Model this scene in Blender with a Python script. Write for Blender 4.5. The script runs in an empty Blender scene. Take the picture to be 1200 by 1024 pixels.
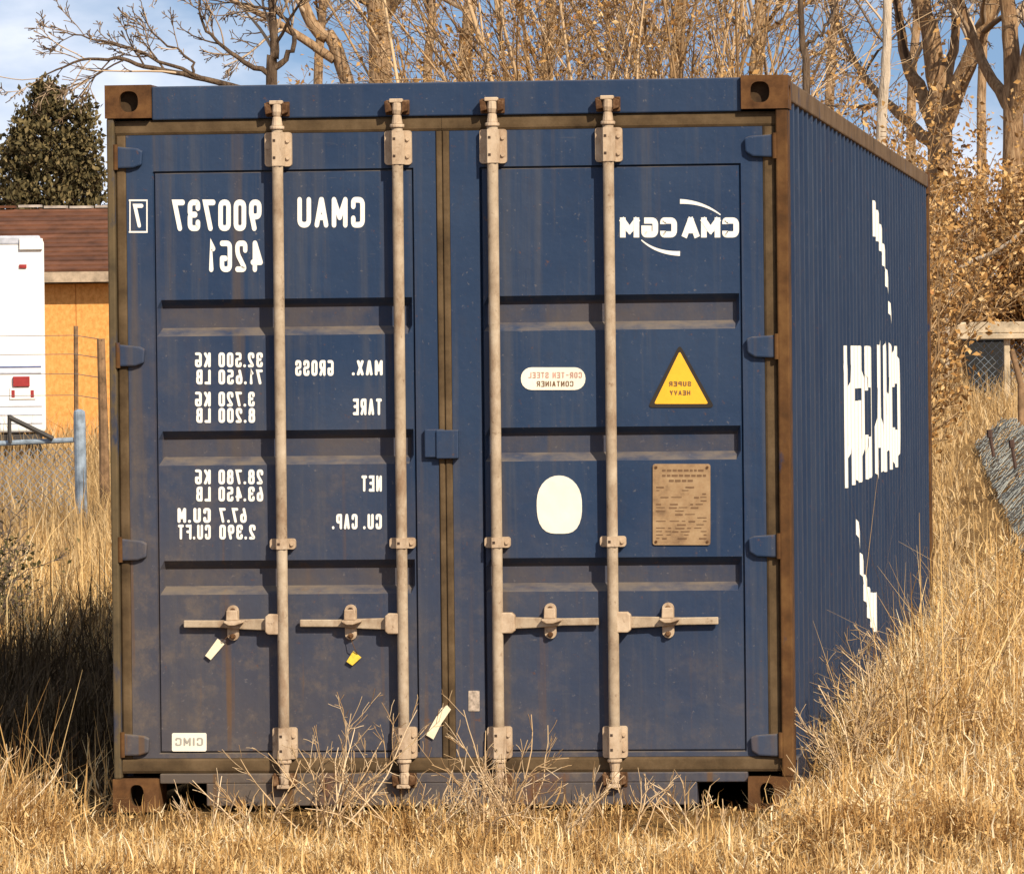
import bpy, bmesh, math, random
import numpy as np
from mathutils import Vector, Matrix

# ------------------------------------------------------------------ camera, world, sun
scene = bpy.context.scene
COL = scene.collection
rng = np.random.default_rng(7)
random.seed(7)

CAM = np.array([2.5948, -21.6036, 1.6122])
YAW, PIT, ROL, FPX = -0.1091, -0.0132, -0.0109, 7193.0      # focal length in pixels of the 1200 px wide photograph

def cam_axes():
    cy, sy = math.cos(YAW), math.sin(YAW); cp, sp = math.cos(PIT), math.sin(PIT); cr, sr = math.cos(ROL), math.sin(ROL)
    f = np.array([sy*cp, cy*cp, sp]); r = np.array([cy, -sy, 0.0]); u = np.cross(r, f)
    return r*cr + u*sr, -r*sr + u*cr, f
CR, CU, CF = cam_axes()

cam_data = bpy.data.cameras.new('camera')
cam = bpy.data.objects.new('camera', cam_data); COL.objects.link(cam)
cam_data.sensor_fit = 'HORIZONTAL'; cam_data.sensor_width = 36.0; cam_data.lens = 36.0*FPX/1200.0
cam_data.clip_start = 0.1; cam_data.clip_end = 12000
cam.matrix_world = Matrix(((CR[0], CU[0], -CF[0], CAM[0]), (CR[1], CU[1], -CF[1], CAM[1]), (CR[2], CU[2], -CF[2], CAM[2]), (0, 0, 0, 1)))
scene.camera = cam

SUN_AZ = math.radians(37.6)       # to the right of the doors' normal
SUN_EL = math.radians(36.0)
sun_dir = Vector((math.sin(SUN_AZ)*math.cos(SUN_EL), -math.cos(SUN_AZ)*math.cos(SUN_EL), math.sin(SUN_EL)))
sd = bpy.data.lights.new('sun', 'SUN'); sun = bpy.data.objects.new('sun', sd); COL.objects.link(sun)
sd.energy = 5.0; sd.angle = math.radians(0.55); sd.color = (1.0, 0.87, 0.69)
sun.rotation_euler = sun_dir.to_track_quat('Z', 'Y').to_euler()

world = bpy.data.worlds.new('World'); scene.world = world; world.use_nodes = True
wn = world.node_tree.nodes; wl = world.node_tree.links; wn.clear()
wo = wn.new('ShaderNodeOutputWorld'); wb = wn.new('ShaderNodeBackground'); wb.inputs['Strength'].default_value = 0.054
sky = wn.new('ShaderNodeTexSky'); sky.sky_type = 'NISHITA'; sky.sun_disc = False
sky.sun_elevation = SUN_EL; sky.sun_rotation = math.atan2(sun_dir.x, sun_dir.y); sky.altitude = 1500; sky.air_density = 1.0; sky.dust_density = 0.3; sky.ozone_density = 2.6
tc = wn.new('ShaderNodeTexCoord'); mp = wn.new('ShaderNodeMapping'); mp.inputs['Scale'].default_value = (9, 9, 20); mp.inputs['Location'].default_value = (3.2, 2.3, 0.9)
nz = wn.new('ShaderNodeTexNoise'); nz.inputs['Scale'].default_value = 1.0; nz.inputs['Detail'].default_value = 7; nz.inputs['Roughness'].default_value = 0.55
rp = wn.new('ShaderNodeValToRGB'); rp.color_ramp.elements[0].position = 0.42; rp.color_ramp.elements[1].position = 0.62; rp.color_ramp.elements[0].color = (0.10, 0.10, 0.10, 1)
va = wn.new('ShaderNodeVectorMath'); va.operation = 'ADD'; va.inputs[1].default_value = (0, 0, 0.17)      # the sky behind the thin haze layer
wl.new(tc.outputs['Generated'], va.inputs[0]); wl.new(va.outputs[0], sky.inputs['Vector'])
mx = wn.new('ShaderNodeMixRGB'); mx.inputs['Color2'].default_value = (15.4, 15.8, 17.2, 1)
wl.new(tc.outputs['Generated'], mp.inputs['Vector']); wl.new(mp.outputs['Vector'], nz.inputs['Vector']); wl.new(nz.outputs['Fac'], rp.inputs['Fac'])
sk2 = wn.new('ShaderNodeMixRGB'); sk2.blend_type = 'MULTIPLY'; sk2.inputs['Fac'].default_value = 1.0; sk2.inputs['Color2'].default_value = (1.28, 1.50, 1.52, 1); wl.new(sky.outputs['Color'], sk2.inputs['Color1'])
wl.new(rp.outputs['Color'], mx.inputs['Fac']); wl.new(sk2.outputs['Color'], mx.inputs['Color1']); wl.new(mx.outputs['Color'], wb.inputs['Color']); wl.new(wb.outputs['Background'], wo.inputs['Surface'])

vs = scene.view_settings
vs.view_transform = 'Standard'; vs.look = 'None'; vs.gamma = 1.0; vs.use_curve_mapping = False; vs.exposure = 0.40
scene.render.engine = 'CYCLES'
scene.cycles.max_bounces = 5; scene.cycles.transparent_max_bounces = 8

# ------------------------------------------------------------------ pixel helpers (photograph pixels -> place)
def ray(px, py):
    d = CF*FPX + CR*(px-600.0) - CU*(py-512.0)
    return d/d[1]
def at(px, py, Y):                      # point of a pixel's ray on the plane y = Y
    return CAM + ray(px, py)*(Y-CAM[1])
def fx(px, Y=0.035, py=520): return at(px, py, Y)[0]
def fz(py, px=500, Y=0.035): return at(px, py, Y)[2]
def at_x(px, py, X):                    # point on the plane x = X (the container's side)
    d = ray(px, py); return CAM + d*((X-CAM[0])/d[0])

def xat(px, Y): return at(px, 411, Y)[0]
def sst(a): a = np.clip(a, 0, 1); return a*a*(3-2*a)
def ground_z(x, y):
    x = np.asarray(x, float); y = np.asarray(y, float)
    up = 1.0*sst((y-9)/26.0)*sst((x+6-0.02*y)/5.0)
    berm = 0.12*sst((x-1.25)/1.1)*sst((y+0.6)/7.0)
    near = np.exp(-((np.abs(y)+np.abs(x))/120.0))
    b = 0.013*(np.sin(2.3*x+1.1*y)+np.sin(3.1*y-1.7*x+2)+np.sin(5.3*x-.7)+np.sin(4.7*y+1.3))*near
    inside = sst((1.50-np.abs(x))/0.28)*sst((y+0.22)/0.20)*sst((12.8-y)/0.5)
    low = -0.075*sst((4-np.abs(x))/2.5)*sst((3.0-y)/2.5)
    return (up+berm+b+low)*(1-inside) - 0.002*inside
def gz(x, y): return float(ground_z(x, y))

# ------------------------------------------------------------------ mesh helpers
class MB:
    def __init__(s): s.v = []; s.f = []
    def quad(s, a, b, c, d): n = len(s.v); s.v += [tuple(a), tuple(b), tuple(c), tuple(d)]; s.f.append((n, n+1, n+2, n+3))
    def poly(s, pts): n = len(s.v); s.v += [tuple(p) for p in pts]; s.f.append(tuple(range(n, n+len(pts))))
    def box(s, x0, x1, y0, y1, z0, z1):
        n = len(s.v)
        s.v += [(x0,y0,z0),(x1,y0,z0),(x1,y1,z0),(x0,y1,z0),(x0,y0,z1),(x1,y0,z1),(x1,y1,z1),(x0,y1,z1)]
        s.f += [tuple(n+i for i in q) for q in ((0,3,2,1),(4,5,6,7),(0,1,5,4),(1,2,6,5),(2,3,7,6),(3,0,4,7))]
    def prism_y(s, pts, y0, y1):        # outline of (x,z), counter-clockwise seen from -y, swept y0..y1
        n = len(s.v); k = len(pts)
        s.v += [(p[0], y0, p[1]) for p in pts] + [(p[0], y1, p[1]) for p in pts]
        s.f.append(tuple(n+i for i in range(k))); s.f.append(tuple(n+k+i for i in reversed(range(k))))
        for i in range(k):
            j = (i+1) % k; s.f.append((n+i, n+k+i, n+k+j, n+j))
    def tube(s, pts, radii, n=8, cap=True):
        pts = [np.asarray(p, float) for p in pts]; b = len(s.v); m = len(pts)
        if not hasattr(radii, '__len__'): radii = [radii]*m
        for i, p in enumerate(pts):
            t = pts[min(i+1, m-1)]-pts[max(i-1, 0)]; t = t/(np.linalg.norm(t)+1e-9)
            a = np.array([0, 0, 1.]) if abs(t[2]) < 0.9 else np.array([1., 0, 0])
            e = np.cross(t, a); e /= np.linalg.norm(e); g = np.cross(t, e)
            for k in range(n):
                an = 2*math.pi*k/n; s.v.append(tuple(p + radii[i]*(math.cos(an)*e+math.sin(an)*g)))
        for i in range(m-1):
            for k in range(n):
                k2 = (k+1) % n; s.f.append((b+i*n+k, b+i*n+k2, b+(i+1)*n+k2, b+(i+1)*n+k))
        if cap:
            s.f.append(tuple(b+k for k in reversed(range(n)))); s.f.append(tuple(b+(m-1)*n+k for k in range(n)))
    def build(s, name, mat, parent=None, bevel=0, smooth=False, seg=2):
        me = bpy.data.meshes.new(name); me.from_pydata(s.v, [], s.f); me.update()
        return finish(name, me, mat, parent, bevel, smooth, seg)

def finish(name, me, mat, parent=None, bevel=0, smooth=False, seg=2):
    if mat: me.materials.append(mat)
    o = bpy.data.objects.new(name, me); COL.objects.link(o)
    if parent: o.parent = parent
    if smooth: me.polygons.foreach_set('use_smooth', [True]*len(me.polygons))
    if bevel:
        md = o.modifiers.new('bevel', 'BEVEL'); md.width = bevel; md.segments = seg; md.limit_method = 'ANGLE'; md.angle_limit = math.radians(40)
    return o

def np_mesh(name, V, F, mat, parent=None, attr=None, smooth=False):
    me = bpy.data.meshes.new(name); V = np.asarray(V, np.float32); F = np.asarray(F, np.int32); k = F.shape[1]
    me.vertices.add(len(V)); me.vertices.foreach_set('co', V.ravel())
    me.loops.add(F.size); me.loops.foreach_set('vertex_index', F.ravel())
    me.polygons.add(len(F)); me.polygons.foreach_set('loop_start', np.arange(0, F.size, k, dtype=np.int32))
    me.update(calc_edges=True)
    if attr is not None:
        a = me.attributes.new('rnd', 'FLOAT', 'POINT'); a.data.foreach_set('value', np.asarray(attr, np.float32))
    return finish(name, me, mat, parent, 0, smooth)

def tag(o, label, cat, group=None, kind=None):
    if label: o['label'] = label
    if cat: o['category'] = cat
    if group: o['group'] = group
    if kind: o['kind'] = kind
    return o
def empty(name, loc, label, cat, group=None):
    o = bpy.data.objects.new(name, None); COL.objects.link(o); o.location = loc; o.empty_display_size = 0.3
    return tag(o, label, cat, group)
def adopt(o, parent):                   # parent a world-space mesh without moving it
    o.parent = parent; o.matrix_parent_inverse = Matrix.Translation(-Vector(parent.location))
    return o

# ------------------------------------------------------------------ materials
def srgb(r, g, b):
    f = lambda c: (c/255/12.92) if c/255 <= 0.04045 else ((c/255+0.055)/1.055)**2.4
    return (f(r), f(g), f(b), 1)
class NT:
    def __init__(s, name):
        s.m = bpy.data.materials.new(name); s.m.use_nodes = True; s.t = s.m.node_tree; s.n = s.t.nodes; s.b = s.n['Principled BSDF']; s.out = s.n['Material Output']
    def add(s, t, **kw):
        n = s.n.new(t)
        for k, v in kw.items():
            if k in n.inputs: n.inputs[k].default_value = v
            else: setattr(n, k, v)
        return n
    def link(s, a, b): s.t.links.new(a, b)
    def coord(s, scale=(1, 1, 1), kind='Object', loc=(0, 0, 0)):
        t = s.add('ShaderNodeTexCoord'); m = s.add('ShaderNodeMapping'); m.inputs['Scale'].default_value = scale; m.inputs['Location'].default_value = loc
        s.link(t.outputs[kind], m.inputs['Vector']); return m.outputs['Vector']
    def noise(s, vec, scale=5, detail=6, rough=0.6):
        n = s.add('ShaderNodeTexNoise', Scale=scale, Detail=detail, Roughness=rough); s.link(vec, n.inputs['Vector']); return n.outputs['Fac']
    def ramp(s, fac, stops):
        r = s.add('ShaderNodeValToRGB'); el = r.color_ramp.elements
        while len(el) < len(stops): el.new(0.5)
        for e, (p, c) in zip(el, stops): e.position = p; e.color = c if len(c) == 4 else (*c, 1)
        s.link(fac, r.inputs['Fac']); return r.outputs['Color']
    def mask(s, fac, lo, hi):
        return s.ramp(fac, [(lo, (0, 0, 0, 1)), (hi, (1, 1, 1, 1))])
    def mix(s, fac, a, b, bt='MIX'):
        m = s.add('ShaderNodeMixRGB'); m.blend_type = bt
        for v, k in ((fac, 'Fac'), (a, 'Color1'), (b, 'Color2')):
            if isinstance(v, (int, float)): m.inputs[k].default_value = v
            elif isinstance(v, tuple): m.inputs[k].default_value = v
            else: s.link(v, m.inputs[k])
        return m.outputs['Color']
    def math(s, op, a, b=0.0):
        m = s.add('ShaderNodeMath'); m.operation = op
        for v, i in ((a, 0), (b, 1)):
            if isinstance(v, (int, float)): m.inputs[i].default_value = v
            else: s.link(v, m.inputs[i])
        return m.outputs[0]
    def bump(s, h, strength=0.3, dist=0.01):
        b = s.add('ShaderNodeBump', Strength=strength, Distance=dist); s.link(h, b.inputs['Height']); s.link(b.outputs['Normal'], s.b.inputs['Normal'])
    def done(s, col, rough=0.6, metal=0.0, spec=None):
        if isinstance(col, tuple): s.b.inputs['Base Color'].default_value = col
        else: s.link(col, s.b.inputs['Base Color'])
        if isinstance(rough, (int, float)): s.b.inputs['Roughness'].default_value = rough
        else: s.link(rough, s.b.inputs['Roughness'])
        s.b.inputs['Metallic'].default_value = metal
        if spec is not None: s.b.inputs['Specular IOR Level'].default_value = spec
        return s.m

def sep(n, vec):
    x = n.add('ShaderNodeSeparateXYZ'); n.link(vec, x.inputs[0]); return x.outputs

BLUE = (0.0120, 0.0300, 0.074, 1); BLUE2 = (0.0215, 0.0420, 0.088, 1); DUST = (0.20, 0.155, 0.105, 1); RUST = (0.13, 0.055, 0.022, 1)
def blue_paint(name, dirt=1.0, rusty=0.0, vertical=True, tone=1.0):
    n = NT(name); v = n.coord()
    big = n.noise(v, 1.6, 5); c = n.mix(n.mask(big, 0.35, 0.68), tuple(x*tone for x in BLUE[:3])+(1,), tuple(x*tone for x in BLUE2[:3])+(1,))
    st = n.noise(n.coord((16, 16, 0.55)), 1.0, 5, 0.65)           # rain streaks
    c = n.mix(n.math('MULTIPLY', n.mask(st, 0.50, 0.74), 0.5*dirt), c, (0.080, 0.078, 0.082, 1))
    st2 = n.noise(n.coord((9, 9, 0.35), loc=(3.1, 0, 2)), 1.0, 4, 0.6)
    c = n.mix(n.math('MULTIPLY', n.mask(st2, 0.60, 0.75), 0.6*dirt), c, (0.095, 0.066, 0.038, 1))
    xyz = sep(n, n.coord())
    # splashed soil: grows towards the sill and towards the left door
    low = n.math('SUBTRACT', 1.55, xyz[2]); low = n.math('SUBTRACT', low, n.math('MULTIPLY', xyz[0], 0.55))
    low = n.math('ADD', low, n.math('MULTIPLY', n.math('SUBTRACT', n.noise(v, 3.5, 6), 0.5), 1.6))
    c = n.mix(n.math('MULTIPLY', n.mask(n.math('MULTIPLY', low, 0.5), 0.05, 0.95), min(1, 0.62*dirt)), c, (0.092, 0.074, 0.062, 1))
    mot = n.noise(v, 11, 8, 0.75)
    c = n.mix(n.math('MULTIPLY', n.math('MULTIPLY', n.mask(mot, 0.50, 0.68), n.mask(n.math('MULTIPLY', low, 0.5), 0.1, 0.8)), 0.55*dirt), c, (0.15, 0.115, 0.085, 1))
    mot2 = n.noise(n.coord((7, 7, 3), loc=(5, 2, 1)), 2.2, 8, 0.72)
    c = n.mix(n.math('MULTIPLY', n.mask(mot2, 0.55, 0.72), 0.45*dirt), c, (0.030, 0.036, 0.058, 1))
    drip = n.noise(n.coord((24, 24, 0.8), loc=(1.7, 0, 4)), 1.0, 3, 0.5)
    c = n.mix(n.math('MULTIPLY', n.math('MULTIPLY', n.mask(drip, 0.60, 0.70), n.mask(n.math('MULTIPLY', low, 0.5), 0.15, 0.75)), 0.7*dirt), c, (0.115, 0.062, 0.026, 1))
    if vertical:      # grime lies in the pressed channels
        deep = n.mask(xyz[1], 0.058, 0.068)
        c = n.mix(n.math('MULTIPLY', n.math('MULTIPLY', deep, n.mask(n.noise(v, 5, 7, 0.7), 0.28, 0.62)), 0.75), c, (0.080, 0.066, 0.062, 1))
    # dust resting on ledges that face up
    g = n.add('ShaderNodeNewGeometry'); nz_ = sep(n, g.outputs['Normal'])[2]
    led = n.math('MULTIPLY', n.mask(nz_, 0.35, 0.75), n.mask(n.noise(n.coord((6, 6, 20)), 1.5, 6), 0.30, 0.62))
    c = n.mix(n.math('MULTIPLY', led, 0.55), c, DUST)
    scr = n.noise(n.coord((3, 3, 40), loc=(2, 0, 7)), 2.0, 4, 0.7); c = n.mix(n.math('MULTIPLY', n.mask(scr, 0.68, 0.72), 0.22*dirt), c, (0.11, 0.10, 0.10, 1))
    sp = n.noise(v, 60, 3, 0.7); c = n.mix(n.math('MULTIPLY', n.mask(sp, 0.65, 0.74), 0.38), c, (0.19, 0.17, 0.16, 1))
    sp2 = n.noise(v, 26, 5, 0.7); c = n.mix(n.math('MULTIPLY', n.mask(sp2, 0.645, 0.72), 0.65+rusty), c, RUST)
    if rusty: c = n.mix(n.math('MULTIPLY', n.mask(n.noise(v, 6, 7, 0.7), 0.58-0.25*rusty, 0.70), 0.9), c, RUST)
    n.bump(n.noise(v, 3.0, 5), 0.32, 0.025)
    return n.done(c, n.ramp(n.noise(v, 7, 4), [(0.3, (0.5,)*3), (0.7, (0.68,)*3)]), 0, 0.25)
def rust_mat(name, a, b, c_, scale=9, blue=0.0, spots=0.0):
    n = NT(name); v = n.coord()
    c = n.ramp(n.noise(v, scale, 8, 0.68), [(0.28, a), (0.5, b), (0.74, c_)])
    if spots:
        c = n.mix(n.math('MULTIPLY', n.mask(n.noise(n.coord((4, 4, 1.6)), 2.2, 8, 0.72), 0.50, 0.68), spots), c, (0.15, 0.075, 0.036, 1))
        c = n.mix(n.math('MULTIPLY', n.mask(n.noise(v, 40, 5, 0.7), 0.60, 0.70), spots), c, (0.12, 0.065, 0.035, 1))
    if blue: c = n.mix(n.mask(n.noise(n.coord((5, 5, 2)), 1.3, 6, 0.65), 0.60-blue*0.2, 0.66), c, BLUE)
    n.bump(n.noise(v, 55, 5, 0.7), 0.25, 0.004)
    return n.done(c, 0.85, 0, 0.15)
def flat_mat(name, col, rough=0.6, var=0.12, scale=8, bump=0.0, spec=0.3):
    n = NT(name); v = n.coord()
    d = tuple(x*(1-var*2.2) for x in col[:3])+(1,); e = tuple(min(1, x*(1+var)) for x in col[:3])+(1,)
    c = n.ramp(n.noise(v, scale, 7, 0.65), [(0.3, d), (0.65, e)])
    if bump: n.bump(n.noise(v, scale*4, 5), bump, 0.005)
    return n.done(c, rough, 0, spec)

M_DOOR = blue_paint('door_blue_paint', 1.0)
M_FRAMEBLUE = blue_paint('frame_blue_paint', 0.55)
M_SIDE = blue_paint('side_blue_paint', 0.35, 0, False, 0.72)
M_SILL = blue_paint('sill_blue_paint', 1.6, 0.15)
M_POST = rust_mat('rusty_post', (0.034, 0.018, 0.009, 1), (0.085, 0.040, 0.015, 1), (0.15, 0.078, 0.028, 1), 7, 0.10)
M_POSTL = rust_mat('weathered_post', (0.045, 0.035, 0.022, 1), (0.095, 0.070, 0.038, 1), (0.12, 0.085, 0.045, 1), 7, 0.3)
M_CAST = rust_mat('rusty_casting', (0.036, 0.017, 0.008, 1), (0.098, 0.046, 0.018, 1), (0.165, 0.082, 0.030, 1), 13, 0, 0.35)
M_CASTD = rust_mat('casting_cavity', (0.02, 0.012, 0.008, 1), (0.05, 0.03, 0.016, 1), (0.09, 0.06, 0.03, 1), 12)
M_RAIL = rust_mat('rusty_rail', (0.06, 0.038, 0.02, 1), (0.13, 0.08, 0.042, 1), (0.19, 0.13, 0.075, 1), 5, 0.05)
M_GASKET = rust_mat('dusty_gasket', (0.034, 0.022, 0.012, 1), (0.088, 0.058, 0.030, 1), (0.150, 0.102, 0.056, 1), 6)
M_BAR = rust_mat('dusty_galvanised_bar', (0.23, 0.17, 0.115, 1), (0.37, 0.29, 0.205, 1), (0.48, 0.40, 0.30, 1), 11, 0, 0.65)
M_BRACKET = rust_mat('dusty_bracket', (0.30, 0.21, 0.14, 1), (0.45, 0.34, 0.235, 1), (0.56, 0.45, 0.33, 1), 14, 0, 0.6)
M_KEEPER = rust_mat('rusty_keeper', (0.025, 0.013, 0.008, 1), (0.09, 0.044, 0.02, 1), (0.26, 0.16, 0.09, 1), 30)
M_BOLT = flat_mat('dark_bolt', (0.05, 0.03, 0.02, 1), 0.7)
def letter_mat():
    n = NT('white_lettering'); v = n.coord()
    c = n.mix(n.math('MULTIPLY', n.mask(n.noise(v, 14, 6, 0.7), 0.60, 0.72), 0.45), (0.80, 0.78, 0.72, 1), (0.42, 0.38, 0.34, 1))
    return n.done(c, 0.6, 0, 0.2)
M_LET = letter_mat()
def side_letter_mat():
    n = NT('side_white_lettering'); v = n.coord()
    c = n.mix(n.math('MULTIPLY', n.mask(n.noise(v, 2.0, 6, 0.7), 0.58, 0.75), 0.2), (0.80, 0.77, 0.68, 1), (0.62, 0.56, 0.46, 1))
    return n.done(c, 0.6, 0, 0.2)
M_LETS = side_letter_mat()
M_STICK = flat_mat('white_sticker', (0.80, 0.75, 0.62, 1), 0.5, 0.05, 10)
M_BLACK = flat_mat('black_print', (0.025, 0.02, 0.016, 1), 0.6)
M_YELLOW = flat_mat('yellow_print', (0.78, 0.42, 0.03, 1), 0.5, 0.05, 12)
M_REDTXT = flat_mat('faded_red_print', (0.50, 0.30, 0.24, 1), 0.6)
M_GREYTXT = flat_mat('grey_print', (0.34, 0.32, 0.28, 1), 0.6)
M_BROWNTXT = flat_mat('brown_print', (0.16, 0.09, 0.045, 1), 0.6)
def plate_mat():
    n = NT('rusty_data_plate'); v = n.coord()
    c = n.ramp(n.noise(v, 16, 8, 0.7), [(0.3, (0.17, 0.10, 0.05)), (0.5, (0.30, 0.19, 0.095)), (0.72, (0.38, 0.26, 0.14))])
    return n.done(c, 0.6, 0.15)
M_PLATE = plate_mat()
M_PAPER = flat_mat('paper_tag', (0.80, 0.70, 0.50, 1), 0.8, 0.06, 20)
M_YTAG = flat_mat('yellow_tag', (0.75, 0.52, 0.06, 1), 0.6, 0.1, 60)
M_TIMBER = flat_mat('floor_timber', (0.10, 0.06, 0.03, 1), 0.8)

# ------------------------------------------------------------------ ground
def build_ground():
    a = np.linspace(-1, 1, 161); gx = np.sign(a)*(np.abs(a)**4.2)*4000 + a*26
    b = np.linspace(-0.55, 1, 190); gy = np.sign(b)*(np.abs(b)**4.2)*6000 + b*48
    X, Y = np.meshgrid(gx, gy); Z = ground_z(X, Y)
    V = np.stack([X, Y, Z], -1).reshape(-1, 3); nx = len(gx); ny = len(gy)
    i = np.arange(ny-1)[:, None]*nx+np.arange(nx-1)[None, :]; i = i.ravel()
    F = np.stack([i, i+1, i+nx+1, i+nx], -1)
    n = NT('dry_soil_and_thatch'); v = n.coord()
    c = n.ramp(n.noise(v, 1.3, 8, 0.7), [(0.3, (0.13, 0.070, 0.028)), (0.5, (0.27, 0.16, 0.062)), (0.7, (0.40, 0.26, 0.11))])
    c = n.mix(n.math('MULTIPLY', n.mask(n.noise(v, 35, 6, 0.75), 0.45, 0.65), 0.7), c, (0.10, 0.06, 0.03, 1))
    n.bump(n.noise(v, 30, 6, 0.8), 0.8, 0.04)
    o = np_mesh('ground', V, F, n.done(c, 0.95, 0, 0.05), smooth=True)
    o['kind'] = 'structure'
build_ground()

# ------------------------------------------------------------------ stroke lettering
def fillet(pts, r, closed=False):
    pts = [np.array(p, float) for p in pts]; n = len(pts); out = []
    for i, p in enumerate(pts):
        if not closed and i in (0, n-1): out.append(p); continue
        a = pts[i-1]-p; b = pts[(i+1) % n]-p; la, lb = np.linalg.norm(a), np.linalg.norm(b)
        cosang = float(a@b/(la*lb+1e-9)); ang = math.acos(max(-1, min(1, cosang)))
        rr = min(r, 0.48*min(la, lb)*1.0)
        if ang > 2.8 or rr < 1e-4: out.append(p); continue
        t0 = p + a/la*rr; t1 = p + b/lb*rr
        for k in range(6):
            t = k/5; out.append((1-t)**2*t0 + 2*t*(1-t)*p + t*t*t1)
    return out
def ribbon_tris(pts, w, closed=False, round_cap=True, square=False):
    """quads (as triangle lists) of a mitred ribbon of width w along 2-d points"""
    pts = [np.array(p, float) for p in pts]
    q = [pts[0]]
    for p in pts[1:]:
        if np.linalg.norm(p-q[-1]) > 1e-4: q.append(p)
    if closed and np.linalg.norm(q[0]-q[-1]) < 1e-4: q.pop()
    pts = q; n = len(pts); L, R = [], []
    if not closed and not round_cap and square:
        e0, e1 = pts[0]-pts[1], pts[-1]-pts[-2]; pts[0] = pts[0]+e0/np.linalg.norm(e0)*w/2; pts[-1] = pts[-1]+e1/np.linalg.norm(e1)*w/2
    for i in range(n):
        if closed or 0 < i < n-1:
            d0 = pts[i]-pts[i-1]; d1 = pts[(i+1) % n]-pts[i]
        elif i == 0: d0 = d1 = pts[1]-pts[0]
        else: d0 = d1 = pts[-1]-pts[-2]
        d0 = d0/np.linalg.norm(d0); d1 = d1/np.linalg.norm(d1)
        n0 = np.array([-d0[1], d0[0]]); n1 = np.array([-d1[1], d1[0]]); m = n0+n1; lm = np.linalg.norm(m)
        m = m/lm if lm > 1e-6 else n0
        k = min(1/max(0.3, float(m@n0)), 1.9)
        L.append(pts[i]+m*w/2*k); R.append(pts[i]-m*w/2*k)
    polys = []
    for i in range(n if closed else n-1):
        j = (i+1) % n; polys.append([R[i], R[j], L[j], L[i]])
    if round_cap and not closed:
        for p, d in ((pts[0], pts[0]-pts[1]), (pts[-1], pts[-1]-pts[-2])):
            d = d/np.linalg.norm(d); nn = np.array([-d[1], d[0]])
            arc = [p + w/2*(math.cos(t)*(-nn)+math.sin(t)*d) for t in np.linspace(0, math.pi, 7)]
            polys.append(arc)
    return polys
# glyphs in a unit box; each stroke (points, fillet, closed)
_r = 0.30
G = {
 'C': [([(1,.74),(1,1),(0,1),(0,0),(1,0),(1,.26)],_r,0)], 'M': [([(0,0),(0,1)],0,0),([(0.02,.97),(.5,.30)],0,0),([(.5,.30),(.98,.97)],0,0),([(1,1),(1,0)],0,0)],
 'A': [([(0,0),(.47,1)],0,0),([(1,0),(.53,1)],0,0),([(.20,.30),(.80,.30)],0,0)], 'U': [([(0,1),(0,0),(1,0),(1,1)],.35,0)],
 '9': [([(0,.45),(1,.45),(1,1),(0,1)],.4,1),([(1,.72),(1,.58),(.62,0)],.1,0)], '0': [([(0,0),(1,0),(1,1),(0,1)],.42,1)],
 '7': [([(0,1),(1,1),(.35,0)],0,0)], '3': [([(0,.78),(0,1),(1,1),(1,.53),(.35,.53)],_r,0),([(.35,.52),(1,.52),(1,0),(0,0),(0,.22)],_r,0)],
 '4': [([(.74,0),(.74,1)],0,0),([(.70,1),(0,.27)],0,0),([(0,.27),(1,.27)],0,0)], '2': [([(0,.74),(0,1),(1,1),(1,.60),(0,0),(1,0)],.28,0)],
 'G': [([(1,1),(0,1),(0,0),(1,0),(1,.42)],_r,0),([(1,.42),(.58,.42)],0,0)], '1': [([(.25,.80),(.6,1),(.6,0)],0,0)],
 '5': [([(.95,1),(.05,1),(.05,.56),(1,.56),(1,0),(0,0),(0,.20)],.22,0)], '6': [([(0,0),(1,0),(1,.55),(0,.55)],.4,1),([(0,.28),(0,.42),(.38,1)],.1,0)],
 '8': [([(.05,.53),(.95,.53),(.95,1),(.05,1)],_r,1),([(0,0),(1,0),(1,.53),(0,.53)],_r,1)], 'K': [([(0,0),(0,1)],0,0),([(1,1),(.05,.42)],0,0),([(.35,.58),(1,0)],0,0)],
 'L': [([(0,1),(0,0),(1,0)],0,0)], 'B': [([(0,0),(0,1)],0,0),([(0,1),(.95,1),(.95,.53),(0,.53)],.3,0),([(0,.52),(1,.52),(1,0),(0,0)],.3,0)],
 'X': [([(0,0),(1,1)],0,0),([(0,1),(1,0)],0,0)], 'R': [([(0,0),(0,1)],0,0),([(0,1),(1,1),(1,.47),(0,.47)],.3,0),([(.5,.47),(1,0)],0,0)],
 'O': [([(0,0),(1,0),(1,1),(0,1)],.42,1)], 'S': [([(1,.78),(1,1),(0,1),(0,.52),(1,.52),(1,0),(0,0),(0,.22)],.28,0)],
 'T': [([(0,1),(1,1)],0,0),([(.5,1),(.5,0)],0,0)], 'E': [([(1,1),(0,1),(0,0),(1,0)],0,0),([(0,.52),(.8,.52)],0,0)],
 'N': [([(0,0),(0,1)],0,0),([(0,1),(1,0)],0,0),([(1,0),(1,1)],0,0)], 'P': [([(0,0),(0,1)],0,0),([(0,1),(1,1),(1,.45),(0,.45)],.3,0)], 'F': [([(1,1),(0,1),(0,0)],0,0),([(0,.52),(.8,.52)],0,0)],
 'I': [([(.5,0),(.5,1)],0,0)], 'H': [([(0,0),(0,1)],0,0),([(1,0),(1,1)],0,0),([(0,.5),(1,.5)],0,0)], 'V': [([(0,1),(.5,0),(1,1)],0,0)],
 'Y': [([(0,1),(.5,.45),(1,1)],0,0),([(.5,.45),(.5,0)],0,0)], '-': [([(.1,.5),(.9,.5)],0,0)], '.': [([(.5,0),(.5,.02)],0,0)],
}
GW = {'.': 0.34, ' ': 0.55, 'I': 0.35, '1': 0.8, 'M': 1.15}
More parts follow.
